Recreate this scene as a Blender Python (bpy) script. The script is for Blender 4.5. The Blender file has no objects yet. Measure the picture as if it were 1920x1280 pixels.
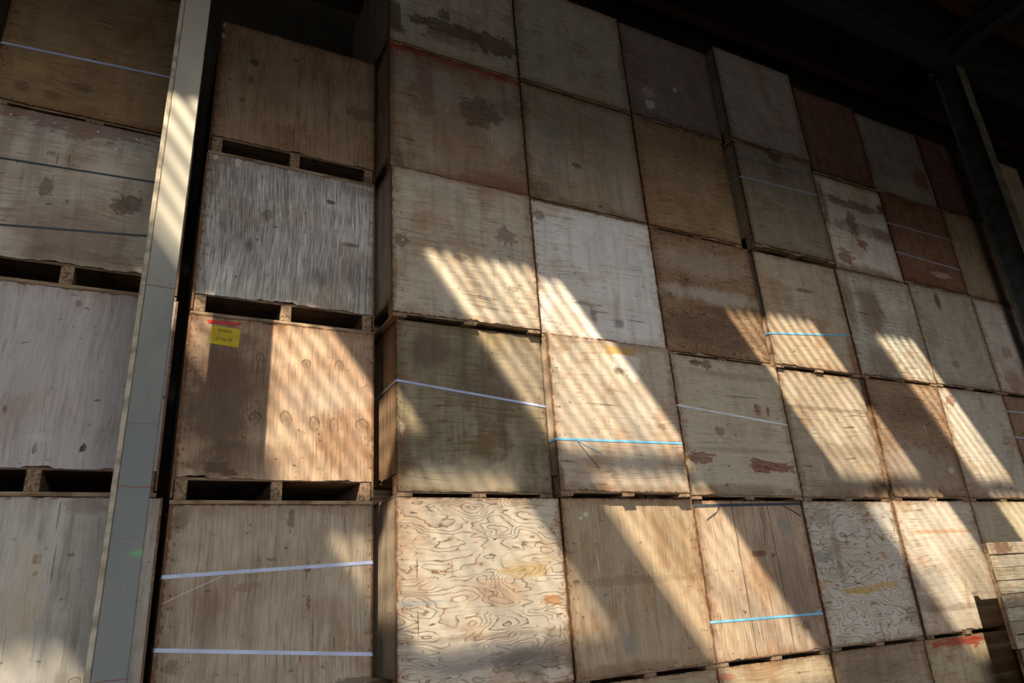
import bpy, bmesh, math, random
from mathutils import Vector, Matrix

# ------------------------------------------------------------------ camera
sc = bpy.context.scene
cam = bpy.data.cameras.new('camera'); cam_o = bpy.data.objects.new('camera', cam)
sc.collection.objects.link(cam_o); sc.camera = cam_o
cam.sensor_fit = 'HORIZONTAL'; cam.sensor_width = 36.0
cam.lens = 1310.802 / 1920 * 36.0
cam.clip_start = .05; cam.clip_end = 200
r_, u_, f_ = [Vector(v) for v in [[0.8893457, -0.4526544, -0.0645622], [-0.1067863, -0.3429199, 0.9332752], [0.4445908, 0.8231099, 0.3533116]]]
mw = Matrix((( r_.x, u_.x, -f_.x, 0), (r_.y, u_.y, -f_.y, 0), (r_.z, u_.z, -f_.z, 1.69), (0, 0, 0, 1)))
cam_o.matrix_world = mw

# ------------------------------------------------------------------ light and exposure
XL, XR, YF, YB = -13.0, 19.5, -12.0, 6.6      # shell of the barn
SKY = 9.0
DOOR = (-4.5, 6.5, 5.6)                         # unseen doorway, lintel set to shade the top rows: x from, x to, height
H0, MS = 8.75, .05                              # roof height above the stack face, roof pitch
SS, SE = .78, 1.13                              # sun: metres along x and down per metre towards the wall
# sun bands on the crates: x from/to where they cross 3.5 m height, z from/to
BANDS = [(-2.70, -1.65, .9, 1.9, .5), (.03, 1.08, 2.80, 4.05, 1.0), (.10, 1.45, 1.46, 2.50, .58), (2.05, 3.22, 2.60, 4.05, 1.0), (2.10, 3.20, 1.0, 2.42, 1.0),
         (4.93, 6.02, 2.60, 4.05, .95), (4.95, 6.12, 1.0, 2.42, 1.0), (6.93, 7.62, 2.60, 4.05, 1.0), (7.0, 8.1, 1.2, 2.42, 1.0)]      # last: how clear the sheet is

world = bpy.data.worlds.new('sky'); sc.world = world; world.use_nodes = True
wn = world.node_tree; wn.nodes.clear()
bg = wn.nodes.new('ShaderNodeBackground'); wo = wn.nodes.new('ShaderNodeOutputWorld')
wg = wn.nodes.new('ShaderNodeNewGeometry'); wx = wn.nodes.new('ShaderNodeSeparateXYZ')
wr = wn.nodes.new('ShaderNodeValToRGB'); wm = wn.nodes.new('ShaderNodeMath'); wm.operation = 'MULTIPLY_ADD'
wm.inputs[1].default_value = -.5; wm.inputs[2].default_value = .5          # incoming z -> 0 (down) .. 1 (up)
wn.links.new(wg.outputs['Incoming'], wx.inputs[0]); wn.links.new(wx.outputs[2], wm.inputs[0]); wn.links.new(wm.outputs[0], wr.inputs[0])
els = wr.color_ramp.elements
els[0].position = .0; els[0].color = (.022, .019, .015, 1)      # the yard
els[1].position = 1.0; els[1].color = (.10, .15, .28, 1)      # zenith
for p_, c_ in ((.494, (.05, .045, .038, 1)), (.501, (2.3, 2.2, 2.05, 1)), (.525, (1.6, 1.56, 1.5, 1)), (.548, (.55, .56, .58, 1)), (.62, (.40, .43, .48, 1)), (.75, (.22, .27, .36, 1))):
    e_ = els.new(p_); e_.color = c_
wn.links.new(wr.outputs[0], bg.inputs[0]); bg.inputs[1].default_value = SKY
wn.links.new(bg.outputs[0], wo.inputs[0])

sun = bpy.data.lights.new('sun', 'SUN'); sun_o = bpy.data.objects.new('sun', sun)
sun.energy = 16.0; sun.color = (1.0, .89, .73); sun.angle = math.radians(.56)
sun_o.rotation_euler = Vector((-SS, -1, SE)).to_track_quat('Z', 'Y').to_euler()
sun_o.location = (-6, -8, 12); sc.collection.objects.link(sun_o)

# the doorway behind the camera guides the sky light (a portal gives off no light of its own)
dl = bpy.data.lights.new('doorway_portal', 'AREA'); dl_o = bpy.data.objects.new('doorway_portal', dl)
dl.shape = 'RECTANGLE'; dl.size = DOOR[1] - DOOR[0]; dl.size_y = DOOR[2]
dl.cycles.is_portal = True
dl_o.location = ((DOOR[0] + DOOR[1]) / 2, YF + .03, DOOR[2] / 2)
dl_o.rotation_euler = (math.radians(90), 0, 0)
sc.collection.objects.link(dl_o)

vs = sc.view_settings
vs.view_transform = 'Standard'; vs.look = 'None'; vs.gamma = 1.0; vs.use_curve_mapping = False; vs.exposure = 0.0
sc.cycles.use_denoising = True
sc.cycles.max_bounces = 6; sc.cycles.diffuse_bounces = 4; sc.cycles.transparent_max_bounces = 8

# ------------------------------------------------------------------ measured crates: world metres
TABLE = [
dict(key='c1_6',x0=1.372,x1=2.544,yf=4.253,z0=5.992,z1=7.19,side=True,seed=1292,
 label='grey crate with a torn dark streak, first column, top layer',group='crates of the tall right-hand block',
 look={'base': (0.4, 0.35, 0.29), 'alt': (0.52, 0.47, 0.39), 'streak': 0.35, 'cracks': 0.6},
 straps=[],
 marks=[(0.238, 0.336, 0.0829, 0.0467, 'umber', 0.9, 'peel'), (0.466, 0.345, 0.148, 0.0714, 'umber', 0.9, 'peel'), (0.701, 0.34, 0.1155, 0.0695, 'umber', 0.9, 'peel'), (0.963, 0.335, 0.1797, 0.0986, 'umber', 0.95, 'peel'), (0.037, 0.302, 0.0502, 0.1289, 'umber', 0.95, 'box'), (0.07, 0.174, 0.0524, 0.0424, 'umber', 0.8, 'peel'), (0.561, 0.25, 0.2494, 0.074, 'brown', 0.6, 'peel'), (0.475, 0.485, 0.0448, 0.0545, 'umber', 0.8, 'peel'), (0.563, 0.007, 0.5299, 0.2012, 'cream', 0.35, 'soft')]),
dict(key='c1_5',x0=1.367,x1=2.545,yf=4.25,z0=4.786,z1=5.992,side=True,seed=1286,
 label='rusty brown crate with red painted top edge, first column, second layer down',group='crates of the tall right-hand block',
 look={'base': (0.3, 0.2, 0.13), 'alt': (0.42, 0.36, 0.29), 'top': 0.9, 'streak': 0.5, 'cracks': 0.7, 'edge': 0.7},
 straps=[],
 marks=[(0.556, 0.632, 0.5459, 0.5881, 'cream', 0.22, 'soft'), (0.413, 0.88, 0.2228, 0.1907, 'pale', 0.65, 'peel'), (0.968, 0.648, 0.2035, 0.2762, 'pale', 0.5, 'soft'), (0.788, 0.744, 0.1613, 0.124, 'umber', 0.8, 'peel'), (0.297, 0.842, 0.0802, 0.3494, 'rust', 0.5, 'soft'), (0.068, 0.093, 0.0523, 0.0956, 'umber', 0.7, 'soft'), (0.859, 0.085, 0.3137, 0.1146, 'rust', 0.5, 'soft'), (0.873, 0.522, 0.0045, 0.062, 'white', 0.8, 'line'), (0.552, 0.526, 0.2586, 0.316, 'rust', 0.35, 'soft'), (0.994, 0.862, 0.1941, 0.071, 'brown', 0.4, 'peel'), (0.41, 1.182, 0.3823, 0.1131, 'rust', 0.35, 'soft')]),
dict(key='c1_4',x0=1.366,x1=2.518,yf=4.2,z0=3.581,z1=4.786,side=True,seed=1280,
 label='tan grey crate with fine horizontal cracks, first column, third layer down',group='crates of the tall right-hand block',
 look={'base': (0.46, 0.39, 0.3), 'alt': (0.56, 0.5, 0.42), 'streak': 0.35, 'cracks': 0.9, 'fine': 0.3},
 straps=[],
 marks=[(0.067, 0.588, 0.0495, 0.0431, 'brown', 0.8, 'peel'), (0.919, 0.788, 0.0704, 0.0595, 'brown', 0.7, 'peel'), (0.516, 0.528, 0.0536, 0.0222, 'brown', 0.7, 'peel'), (0.949, 0.339, 0.039, 0.0269, 'dark', 0.5, 'peel'), (0.006, 0.324, 0.0288, 0.33, 'brown', 0.4, 'soft'), (0.077, 0.594, 0.006, 0.0173, 'white', 0.9, 'line')]),
dict(key='c1_3',x0=1.406,x1=2.537,yf=4.25,z0=2.375,z1=3.581,side=True,seed=1274,
 label='dark olive crate with one sloping lavender strap, first column, fourth layer down',group='crates of the tall right-hand block',
 look={'base': (0.2, 0.165, 0.11), 'alt': (0.29, 0.245, 0.165), 'streak': 0.55, 'cracks': 0.3, 'fine': 0.35, 'blotch': 0.8},
 straps=[(0.762, 0.657, 0.016, 'lav')],
 marks=[(0.258, 0.997, 0.1967, 0.1281, 'umber', 0.55, 'soft'), (0.716, 0.794, 0.3171, 0.1595, 'umber', 0.5, 'soft'), (0.557, 0.13, 0.4891, 0.1243, 'cream', 0.6, 'soft'), (0.159, 0.418, 0.157, 0.143, 'umber', 0.3, 'soft'), (0.057, 0.784, 0.0614, 0.03, 'rust', 0.3, 'soft'), (0.051, 0.395, 0.0361, 0.1234, 'rust', 0.25, 'soft'), (0.826, 1.174, 0.2879, 0.1276, 'ochre', 0.12, 'soft'), (0.038, 0.444, 0.0144, 0.039, 'pale', 0.6, 'peel'), (0.963, 0.938, 0.2233, 0.2914, 'pale', 0.28, 'soft')]),
dict(key='c1_2',x0=1.4,x1=2.577,yf=4.251,z0=1.189,z1=2.375,side=True,seed=1268,
 label='pale crate with bold contour wood figure and orange stain, first column, fifth layer down',group='crates of the tall right-hand block',
 look={'base': (0.6, 0.52, 0.42), 'alt': (0.7, 0.64, 0.55), 'fig': 1.0, 'fine': 0.12, 'blotch': 0.25, 'streak': 0.12, 'cracks': 0.15, 'figscale': 1.35, 'nails': 1},
 straps=[],
 marks=[(0.868, 0.721, 0.1681, 0.0416, 'ochre', 0.7, 'peel'), (0.675, 0.59, 0.2453, 0.0958, 'orange', 0.35, 'soft'), (1.052, 0.527, 0.0706, 0.0279, 'orange', 0.95, 'peel'), (0.008, 0.661, 0.0199, 0.0377, 'orange', 0.5, 'soft'), (0.13, 0.752, 0.0041, 0.0745, 'brown', 0.9, 'line'), (0.132, 0.438, 0.004, 0.0883, 'brown', 0.9, 'line'), (0.36, 0.747, 0.0054, 0.0635, 'orange', 0.7, 'line'), (0.137, 0.553, 0.1519, 0.015, 'blue', 0.4, 'peel'), (0.561, 0.227, 0.6107, 0.0891, 'grey', 0.6, 'soft'), (0.862, 0.17, 0.3123, 0.091, 'dark', 0.5, 'soft'), (0.567, 0.339, 0.6172, 0.0227, 'brown', 0.35, 'soft'), (0.863, 0.779, 0.3975, 0.0336, 'cream', 0.4, 'soft'), (0.843, 1.169, 0.0305, 0.0267, 'dark', 0.3, 'peel'), (1.082, 0.229, 0.1289, 0.1097, 'brown', 0.4, 'soft')]),
dict(key='c2_6',x0=2.554,x1=3.753,yf=4.244,z0=6.004,z1=7.19,side=True,seed=1296,
 label='smooth dim grey crate, second column, top layer',group='crates of the tall right-hand block',
 look={'base': (0.34, 0.31, 0.26), 'alt': (0.42, 0.38, 0.33), 'streak': 0.2, 'cracks': 0.25},
 straps=[],
 marks=[(0.691, 0.588, 0.1414, 0.1014, 'brown', 0.35, 'soft'), (0.647, 0.085, 0.548, 0.2068, 'cream', 0.25, 'soft'), (1.175, 0.567, 0.0405, 0.1741, 'rust', 0.6, 'peel')]),
dict(key='c2_5',x0=2.561,x1=3.76,yf=4.26,z0=4.791,z1=6.004,side=True,seed=1290,
 label='grey brown crate with dark diagonal smudges, second column, second layer down',group='crates of the tall right-hand block',
 look={'base': (0.34, 0.26, 0.18), 'alt': (0.4, 0.34, 0.28), 'streak': 0.35, 'cracks': 0.3, 'edge': 0.7},
 straps=[],
 marks=[(0.255, 0.764, 0.1666, 0.0872, 'grey', 0.45, 'soft'), (0.265, 0.585, 0.1101, 0.0711, 'grey', 0.45, 'soft'), (0.218, 0.382, 0.081, 0.0691, 'grey', 0.4, 'soft'), (0.143, 0.138, 0.1051, 0.08, 'umber', 0.5, 'peel'), (0.505, 0.467, 0.0483, 0.0257, 'umber', 0.8, 'peel'), (1.049, 0.727, 0.1884, 0.6747, 'pale', 0.3, 'soft')]),
dict(key='c2_4',x0=2.555,x1=3.751,yf=4.245,z0=3.582,z1=4.791,side=True,seed=1284,
 label='bleached whitish crate, cracked low down, second column, third layer down',group='crates of the tall right-hand block',
 look={'base': (0.7, 0.68, 0.66), 'alt': (0.8, 0.79, 0.78), 'streak': 0.28, 'cracks': 0.45, 'fine': 0.18, 'edge': 0.35},
 straps=[],
 marks=[(0.751, 0.316, 0.3814, 0.1096, 'brown', 0.12, 'soft'), (0.552, 0.279, 0.1209, 0.0058, 'umber', 0.85, 'line'), (0.495, 0.25, 0.0286, 0.0521, 'umber', 0.8, 'peel'), (0.735, 0.2, 0.0539, 0.0407, 'grey', 0.75, 'soft'), (0.416, 0.335, 0.1031, 0.0167, 'umber', 0.8, 'peel'), (0.295, 0.264, 0.2893, 0.2801, 'cream', 0.35, 'soft'), (0.922, 0.245, 0.1198, 0.0051, 'umber', 0.7, 'line'), (0.065, 1.07, 0.0509, 0.0434, 'umber', 0.7, 'peel')]),
dict(key='c2_3',x0=2.547,x1=3.694,yf=4.16,z0=2.376,z1=3.582,side=True,seed=1278,
 label='pale tan crate with torn paper and blue strap, second column, fourth layer down',group='crates of the tall right-hand block',
 look={'base': (0.46, 0.38, 0.3), 'alt': (0.56, 0.49, 0.4), 'streak': 0.25, 'cracks': 0.45, 'fine': 0.2, 'edge': 0.45},
 straps=[(0.398, 0.413, 0.016, 'sky')],
 marks=[(0.658, 1.126, 0.1296, 0.034, 'ochre', 0.95, 'box'), (0.702, 1.041, 0.1143, 0.0517, 'white', 0.95, 'box'), (0.755, 0.969, 0.0443, 0.0447, 'white', 0.95, 'box'), (0.75, 0.969, 0.0547, 0.0715, 'white', 0.9, 'peel'), (0.62, 0.965, 0.0408, 0.0265, 'dark', 0.8, 'peel'), (0.792, 0.526, 0.1913, 0.4211, 'grey', 0.18, 'soft'), (0.012, 0.106, 0.0324, 0.1107, 'umber', 0.7, 'soft'), (0.557, 0.039, 0.546, 0.0575, 'brown', 0.3, 'soft'), (0.973, 0.536, 0.0395, 0.0214, 'brown', 0.6, 'peel')]),
dict(key='c2_2',x0=2.587,x1=3.768,yf=4.239,z0=1.183,z1=2.376,side=True,seed=1272,
 label='plain tan crate with small white scratches, second column, fifth layer down',group='crates of the tall right-hand block',
 look={'base': (0.4, 0.3, 0.2), 'alt': (0.46, 0.37, 0.26), 'grain': 'v', 'streak': 0.35, 'cracks': 0.2, 'fine': 0.3, 'edge': 0.5},
 straps=[],
 marks=[(0.26, 0.743, 0.0053, 0.0756, 'white', 0.85, 'line'), (0.196, 1.077, 0.0178, 0.0147, 'white', 0.9, 'peel'), (0.151, 1.052, 0.0155, 0.011, 'white', 0.8, 'peel'), (0.444, 0.223, 0.0657, 0.0822, 'grey', 0.6, 'soft'), (0.545, 0.017, 0.1319, 0.0321, 'umber', 0.6, 'soft'), (0.067, 0.632, 0.0232, 0.0119, 'dark', 0.9, 'peel'), (0.246, 0.447, 0.0752, 0.1926, 'pale', 0.2, 'soft'), (0.636, 0.573, 0.0698, 0.1771, 'orange', 0.2, 'soft'), (0.528, 0.623, 0.528, 0.0265, 'brown', 0.35, 'peel'), (0.55, 0.049, 0.5971, 0.0646, 'brown', 0.35, 'soft')]),
dict(key='c2_1',x0=2.597,x1=3.773,yf=4.258,z0=0.0,z1=1.183,side=True,seed=1266,
 label='tan crate on the floor, second column, lowest layer',group='crates of the tall right-hand block',
 look={'base': (0.4, 0.32, 0.22), 'alt': (0.48, 0.4, 0.3)},
 straps=[],
 marks=[]),
dict(key='c3_6',x0=3.769,x1=4.92,yf=4.25,z0=6.004,z1=7.17,side=True,seed=1300,
 label='dark purplish grey crate, third column, top layer',group='crates of the tall right-hand block',
 look={'base': (0.19, 0.15, 0.145), 'alt': (0.25, 0.21, 0.2), 'streak': 0.2, 'cracks': 0.15},
 straps=[],
 marks=[(0.25, 0.351, 0.0697, 0.0589, 'pale', 0.6, 'peel'), (0.258, 0.205, 0.0554, 0.0443, 'white', 0.8, 'peel'), (0.615, 0.505, 0.0222, 0.0252, 'white', 0.8, 'peel')]),
dict(key='c3_5',x0=3.77,x1=4.9,yf=4.25,z0=4.78,z1=6.004,side=True,seed=1294,
 label='brown crate with fine wavy grain, third column, second layer down',group='crates of the tall right-hand block',
 look={'base': (0.34, 0.23, 0.13), 'alt': (0.42, 0.31, 0.2), 'fig': 0.35, 'streak': 0.2, 'cracks': 0.35, 'figscale': 2.0, 'fine': 0.5},
 straps=[],
 marks=[(0.696, 1.088, 0.7637, 0.2024, 'brown', 0.25, 'soft'), (1.171, 0.927, 0.2114, 0.1024, 'umber', 0.4, 'soft')]),
dict(key='c3_4',x0=3.765,x1=4.957,yf=4.249,z0=3.571,z1=4.78,side=True,seed=1288,
 label='brown figured crate with bleached band, third column, third layer down',group='crates of the tall right-hand block',
 look={'base': (0.27, 0.17, 0.1), 'alt': (0.38, 0.28, 0.19), 'fig': 0.9, 'streak': 0.15, 'cracks': 0.25, 'figscale': 1.5, 'fine': 0.3},
 straps=[],
 marks=[(0.539, 0.932, 0.5774, 0.1417, 'pale', 0.45, 'soft'), (0.631, 0.618, 0.6744, 0.0878, 'white', 0.42, 'soft'), (0.601, 0.269, 0.6743, 0.1963, 'umber', 0.45, 'soft'), (0.71, 0.477, 0.4286, 0.0542, 'brown', 0.6, 'soft')]),
dict(key='c3_3',x0=3.767,x1=4.986,yf=4.23,z0=2.37,z1=3.571,side=True,seed=1282,
 label='olive tan crate with white strap and rust patches, third column, fourth layer down',group='crates of the tall right-hand block',
 look={'base': (0.47, 0.41, 0.31), 'alt': (0.56, 0.5, 0.4), 'streak': 0.15, 'cracks': 0.2, 'fine': 0.25, 'blotch': 0.3, 'nails': 1},
 straps=[(0.753, 0.652, 0.017, 'white')],
 marks=[(0.152, 0.328, 0.1198, 0.0432, 'rust', 0.85, 'peel'), (0.798, 0.282, 0.1138, 0.0497, 'rust', 0.95, 'peel'), (0.987, 0.274, 0.174, 0.0366, 'rust', 0.95, 'peel'), (0.166, 0.059, 0.1015, 0.0416, 'rust', 0.5, 'peel'), (0.263, 1.147, 0.0507, 0.0244, 'umber', 0.95, 'peel'), (0.379, 1.139, 0.0516, 0.0344, 'umber', 0.8, 'peel'), (0.882, 0.777, 0.0353, 0.0438, 'rust', 0.85, 'peel'), (1.006, 0.766, 0.0229, 0.0343, 'rust', 0.85, 'peel'), (0.403, 0.561, 0.0529, 0.0342, 'umber', 0.6, 'peel'), (0.659, 1.061, 0.5845, 0.0373, 'brown', 0.3, 'soft'), (0.542, 0.071, 0.5993, 0.0644, 'brown', 0.5, 'soft'), (0.753, 0.873, 0.2215, 0.0051, 'umber', 0.6, 'line'), (0.598, 0.869, 0.1854, 0.0025, 'umber', 0.6, 'line'), (0.593, 0.405, 0.6168, 0.0271, 'umber', 0.25, 'soft')]),
dict(key='c3_2',x0=3.797,x1=4.976,yf=4.26,z0=1.182,z1=2.37,side=True,seed=1276,
 label='tan crate of three vertical boards, dark strap on top, third column, fifth layer down',group='crates of the tall right-hand block',
 look={'base': (0.4, 0.29, 0.2), 'alt': (0.5, 0.4, 0.31), 'grain': 'v', 'streak': 0.45, 'cracks': 0.6, 'fine': 0.45, 'planks': 3},
 straps=[(1.143, 1.164, 0.022, 'black'), (0.304, 0.294, 0.016, 'sky')],
 marks=[(0.599, 0.772, 0.0661, 0.0182, 'rust', 0.95, 'box'), (0.747, 0.757, 0.0206, 0.0163, 'rust', 0.95, 'peel'), (0.949, 0.985, 0.1076, 0.1072, 'grey', 0.5, 'soft'), (0.912, 0.486, 0.2373, 0.378, 'umber', 0.4, 'soft'), (-0.01, 0.121, 0.0996, 0.0957, 'pale', 0.3, 'soft'), (0.967, 0.215, 0.0441, 0.0287, 'umber', 0.6, 'peel')]),
dict(key='c3_1',x0=3.786,x1=4.953,yf=4.262,z0=0.0,z1=1.182,side=True,seed=1270,
 label='tan crate on the floor, third column, lowest layer',group='crates of the tall right-hand block',
 look={'base': (0.38, 0.3, 0.2), 'alt': (0.46, 0.38, 0.28)},
 straps=[],
 marks=[(0.076, 1.117, 0.0871, 0.0221, 'red', 0.5, 'peel')]),
dict(key='c4_6',x0=4.95,x1=6.1,yf=4.15,z0=5.989,z1=7.21,side=True,seed=1304,
 label='dull mauve grey crate jutting forward, fourth column, top layer',group='crates of the tall right-hand block',
 look={'base': (0.3, 0.26, 0.25), 'alt': (0.37, 0.33, 0.32), 'streak': 0.2, 'cracks': 0.1},
 straps=[],
 marks=[(-0.002, 0.075, 0.0781, 0.1415, 'brown', 0.6, 'soft'), (0.222, 0.173, 0.0404, 0.0725, 'grey', 0.5, 'soft'), (1.036, -0.038, 0.0892, 0.0669, 'brown', 0.6, 'peel')]),
dict(key='c4_5',x0=4.96,x1=6.082,yf=4.15,z0=4.764,z1=5.989,side=True,seed=1298,
 label='dim olive crate with teal and lavender straps, fourth column, second layer down',group='crates of the tall right-hand block',
 look={'base': (0.25, 0.21, 0.16), 'alt': (0.32, 0.28, 0.22), 'streak': 0.2, 'cracks': 0.6},
 straps=[(1.037, 1.058, 0.014, 'teal'), (0.784, 0.82, 0.013, 'lav')],
 marks=[(0.577, 1.171, 0.1051, 0.065, 'dark', 0.8, 'peel'), (0.533, 0.938, 0.1239, 0.1229, 'brown', 0.4, 'soft')]),
dict(key='c4_4',x0=4.997,x1=6.15,yf=4.23,z0=3.568,z1=4.764,side=True,seed=1292,
 label='tan crate with a single light blue strap, fourth column, third layer down',group='crates of the tall right-hand block',
 look={'base': (0.42, 0.35, 0.26), 'alt': (0.5, 0.43, 0.34), 'streak': 0.25, 'cracks': 0.5, 'fine': 0.25},
 straps=[(0.332, 0.444, 0.017, 'sky')],
 marks=[(0.614, 0.863, 0.1026, 0.0245, 'brown', 0.8, 'peel'), (0.095, 0.75, 0.073, 0.4089, 'orange', 0.3, 'soft'), (0.524, 0.253, 0.6055, 0.2823, 'orange', 0.12, 'soft'), (1.104, 0.233, 0.0612, 0.2047, 'rust', 0.6, 'soft')]),
dict(key='c4_3',x0=5.033,x1=6.166,yf=4.261,z0=2.369,z1=3.568,side=True,seed=1286,
 label='tan crate with a rotten hole low at right, fourth column, fourth layer down',group='crates of the tall right-hand block',
 look={'base': (0.38, 0.31, 0.23), 'alt': (0.5, 0.43, 0.34), 'streak': 0.25, 'cracks': 0.55, 'planks': 0, 'fine': 0.25, 'edge': 0.6},
 straps=[],
 marks=[(1.02, 0.135, 0.1327, 0.0865, 'brown', 0.8, 'soft'), (0.967, 0.083, 0.0375, 0.0538, 'dark', 0.95, 'peel'), (1.09, 0.148, 0.046, 0.0249, 'dark', 0.8, 'peel'), (0.623, 0.845, 0.5977, 0.0185, 'umber', 0.5, 'peel'), (0.548, 0.455, 0.6334, 0.0749, 'brown', 0.3, 'soft'), (0.531, 0.092, 0.5482, 0.095, 'brown', 0.45, 'soft'), (0.186, 0.465, 0.1716, 0.195, 'pale', 0.3, 'soft'), (0.405, 0.268, 0.042, 0.1085, 'brown', 0.3, 'peel')]),
dict(key='c4_2',x0=4.986,x1=6.14,yf=4.247,z0=1.189,z1=2.369,side=True,seed=1280,
 label='grey figured crate with ochre smear, fourth column, fifth layer down',group='crates of the tall right-hand block',
 look={'base': (0.52, 0.48, 0.42), 'alt': (0.6, 0.57, 0.52), 'fig': 0.95, 'streak': 0.12, 'fine': 0.15, 'blotch': 0.3, 'cracks': 0.15, 'figscale': 1.2},
 straps=[],
 marks=[(0.523, 0.436, 0.2002, 0.0252, 'ochre', 0.9, 'peel'), (0.819, 0.466, 0.1465, 0.0258, 'ochre', 0.85, 'peel'), (0.894, 0.706, 0.025, 0.0291, 'orange', 0.9, 'peel'), (0.024, 0.506, 0.0622, 0.0408, 'orange', 0.6, 'peel'), (0.122, 0.713, 0.0958, 0.0423, 'grey', 0.8, 'peel'), (0.3, 0.707, 0.0492, 0.3649, 'brown', 0.35, 'soft'), (0.184, 1.061, 0.1482, 0.0895, 'brown', 0.4, 'soft'), (1.081, 0.195, 0.0891, 0.0633, 'brown', 0.6, 'peel')]),
dict(key='c4_1',x0=4.963,x1=6.124,yf=4.253,z0=0.0,z1=1.189,side=True,seed=1274,
 label='dull brown crate on the floor, fourth column, lowest layer',group='crates of the tall right-hand block',
 look={'base': (0.28, 0.21, 0.15), 'alt': (0.36, 0.28, 0.21)},
 straps=[],
 marks=[(0.465, 1.02, 0.5089, 0.0952, 'umber', 0.3, 'soft')]),
dict(key='c5_6',x0=6.24,x1=7.295,yf=4.239,z0=5.981,z1=7.17,side=True,seed=1308,
 label='very dark red brown crate, fifth column, top layer',group='crates of the tall right-hand block',
 look={'base': (0.15, 0.08, 0.065), 'alt': (0.2, 0.12, 0.1), 'streak': 0.4, 'cracks': 0.2},
 straps=[],
 marks=[(0.644, 0.84, 0.7584, 0.006, 'dark', 0.7, 'line'), (0.725, 0.652, 0.2336, 0.6791, 'brown', 0.4, 'soft')]),
dict(key='c5_5',x0=6.254,x1=7.367,yf=4.26,z0=4.779,z1=5.981,side=True,seed=1302,
 label='white peeling crate with brown patches, fifth column, second layer down',group='crates of the tall right-hand block',
 look={'base': (0.62, 0.57, 0.5), 'alt': (0.72, 0.68, 0.62), 'streak': 0.35, 'cracks': 0.8, 'edge': 0.7, 'blotch': 0.6},
 straps=[],
 marks=[(0.549, 0.911, 0.4155, 0.0532, 'brown', 0.8, 'peel'), (1.083, 0.976, 0.0783, 0.0592, 'umber', 0.9, 'peel'), (0.457, 0.649, 0.0716, 0.1471, 'brown', 0.85, 'peel'), (0.635, 0.61, 0.5952, 0.0666, 'brown', 0.6, 'peel'), (0.551, 0.414, 0.0717, 0.054, 'rust', 0.85, 'peel'), (0.213, 0.197, 0.1134, 0.0758, 'rust', 0.85, 'peel'), (0.059, 0.818, 0.0458, 0.2747, 'umber', 0.6, 'soft'), (1.004, 0.587, 0.2035, 0.113, 'brown', 0.6, 'soft'), (0.527, 0.048, 0.6571, 0.0863, 'brown', 0.6, 'soft'), (0.823, 0.848, 0.3023, 0.1726, 'brown', 0.25, 'soft')]),
dict(key='c5_4',x0=6.195,x1=7.383,yf=4.24,z0=3.578,z1=4.779,side=True,seed=1296,
 label='whitish wavy crate with brown vertical stains, fifth column, third layer down',group='crates of the tall right-hand block',
 look={'base': (0.48, 0.44, 0.37), 'alt': (0.6, 0.57, 0.51), 'fig': 0.3, 'streak': 0.35, 'cracks': 0.7, 'figscale': 2.2, 'fine': 0.5, 'edge': 0.6},
 straps=[],
 marks=[(0.42, 0.758, 0.2242, 0.3548, 'brown', 0.65, 'soft'), (0.103, 0.805, 0.0863, 0.3181, 'brown', 0.5, 'soft'), (0.404, 0.162, 0.3479, 0.2098, 'brown', 0.5, 'soft'), (0.848, 0.848, 0.1901, 0.1337, 'white', 0.3, 'soft'), (1.053, 0.468, 0.1915, 0.4209, 'brown', 0.3, 'soft')]),
dict(key='c5_3',x0=6.216,x1=7.374,yf=4.24,z0=2.378,z1=3.578,side=True,seed=1290,
 label='brown crate with wavy dark figure, fifth column, fourth layer down',group='crates of the tall right-hand block',
 look={'base': (0.3, 0.2, 0.13), 'alt': (0.38, 0.28, 0.2), 'fig': 0.85, 'streak': 0.15, 'cracks': 0.3, 'figscale': 1.7, 'fine': 0.35},
 straps=[],
 marks=[(0.448, 0.298, 0.5822, 0.2629, 'pale', 0.5, 'soft'), (0.618, 0.899, 0.6139, 0.1723, 'umber', 0.35, 'soft'), (0.981, 0.304, 0.049, 0.0354, 'white', 0.6, 'soft'), (0.752, 0.712, 0.006, 0.0565, 'white', 0.8, 'line')]),
dict(key='c5_2',x0=6.17,x1=7.364,yf=4.239,z0=1.188,z1=2.378,side=True,seed=1284,
 label='pale crate banded with brown lines, fifth column, fifth layer down',group='crates of the tall right-hand block',
 look={'base': (0.5, 0.43, 0.35), 'alt': (0.58, 0.53, 0.47), 'streak': 0.15, 'cracks': 0.5, 'fine': 0.25},
 straps=[],
 marks=[(0.549, 0.902, 0.5972, 0.0195, 'orange', 0.6, 'soft'), (0.304, 0.509, 0.3843, 0.1362, 'grey', 0.35, 'soft'), (0.168, 0.288, 0.2607, 0.0871, 'brown', 0.45, 'soft'), (0.534, 0.234, 0.5864, 0.0332, 'umber', 0.35, 'soft'), (0.473, 0.091, 0.5692, 0.0865, 'cream', 0.3, 'soft'), (0.85, 0.335, 0.0532, 0.0184, 'rust', 0.5, 'soft')]),
dict(key='c5_1',x0=6.138,x1=7.392,yf=4.256,z0=0.0,z1=1.188,side=True,seed=1278,
 label='tan crate with red paint along its top edge, fifth column, lowest layer',group='crates of the tall right-hand block',
 look={'base': (0.36, 0.29, 0.19), 'alt': (0.44, 0.36, 0.25), 'fine': 0.25},
 straps=[],
 marks=[(0.46, 1.143, 0.3412, 0.0275, 'red', 0.9, 'peel'), (0.706, 1.131, 0.0901, 0.043, 'red', 0.9, 'peel'), (0.278, 1.028, 0.0257, 0.0144, 'umber', 0.5, 'peel')]),
dict(key='c6_6',x0=7.342,x1=8.541,yf=4.26,z0=6.003,z1=7.15,side=True,seed=1312,
 label='dark grey crate with a rust red spot, sixth column, top layer',group='crates of the tall right-hand block',
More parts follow.
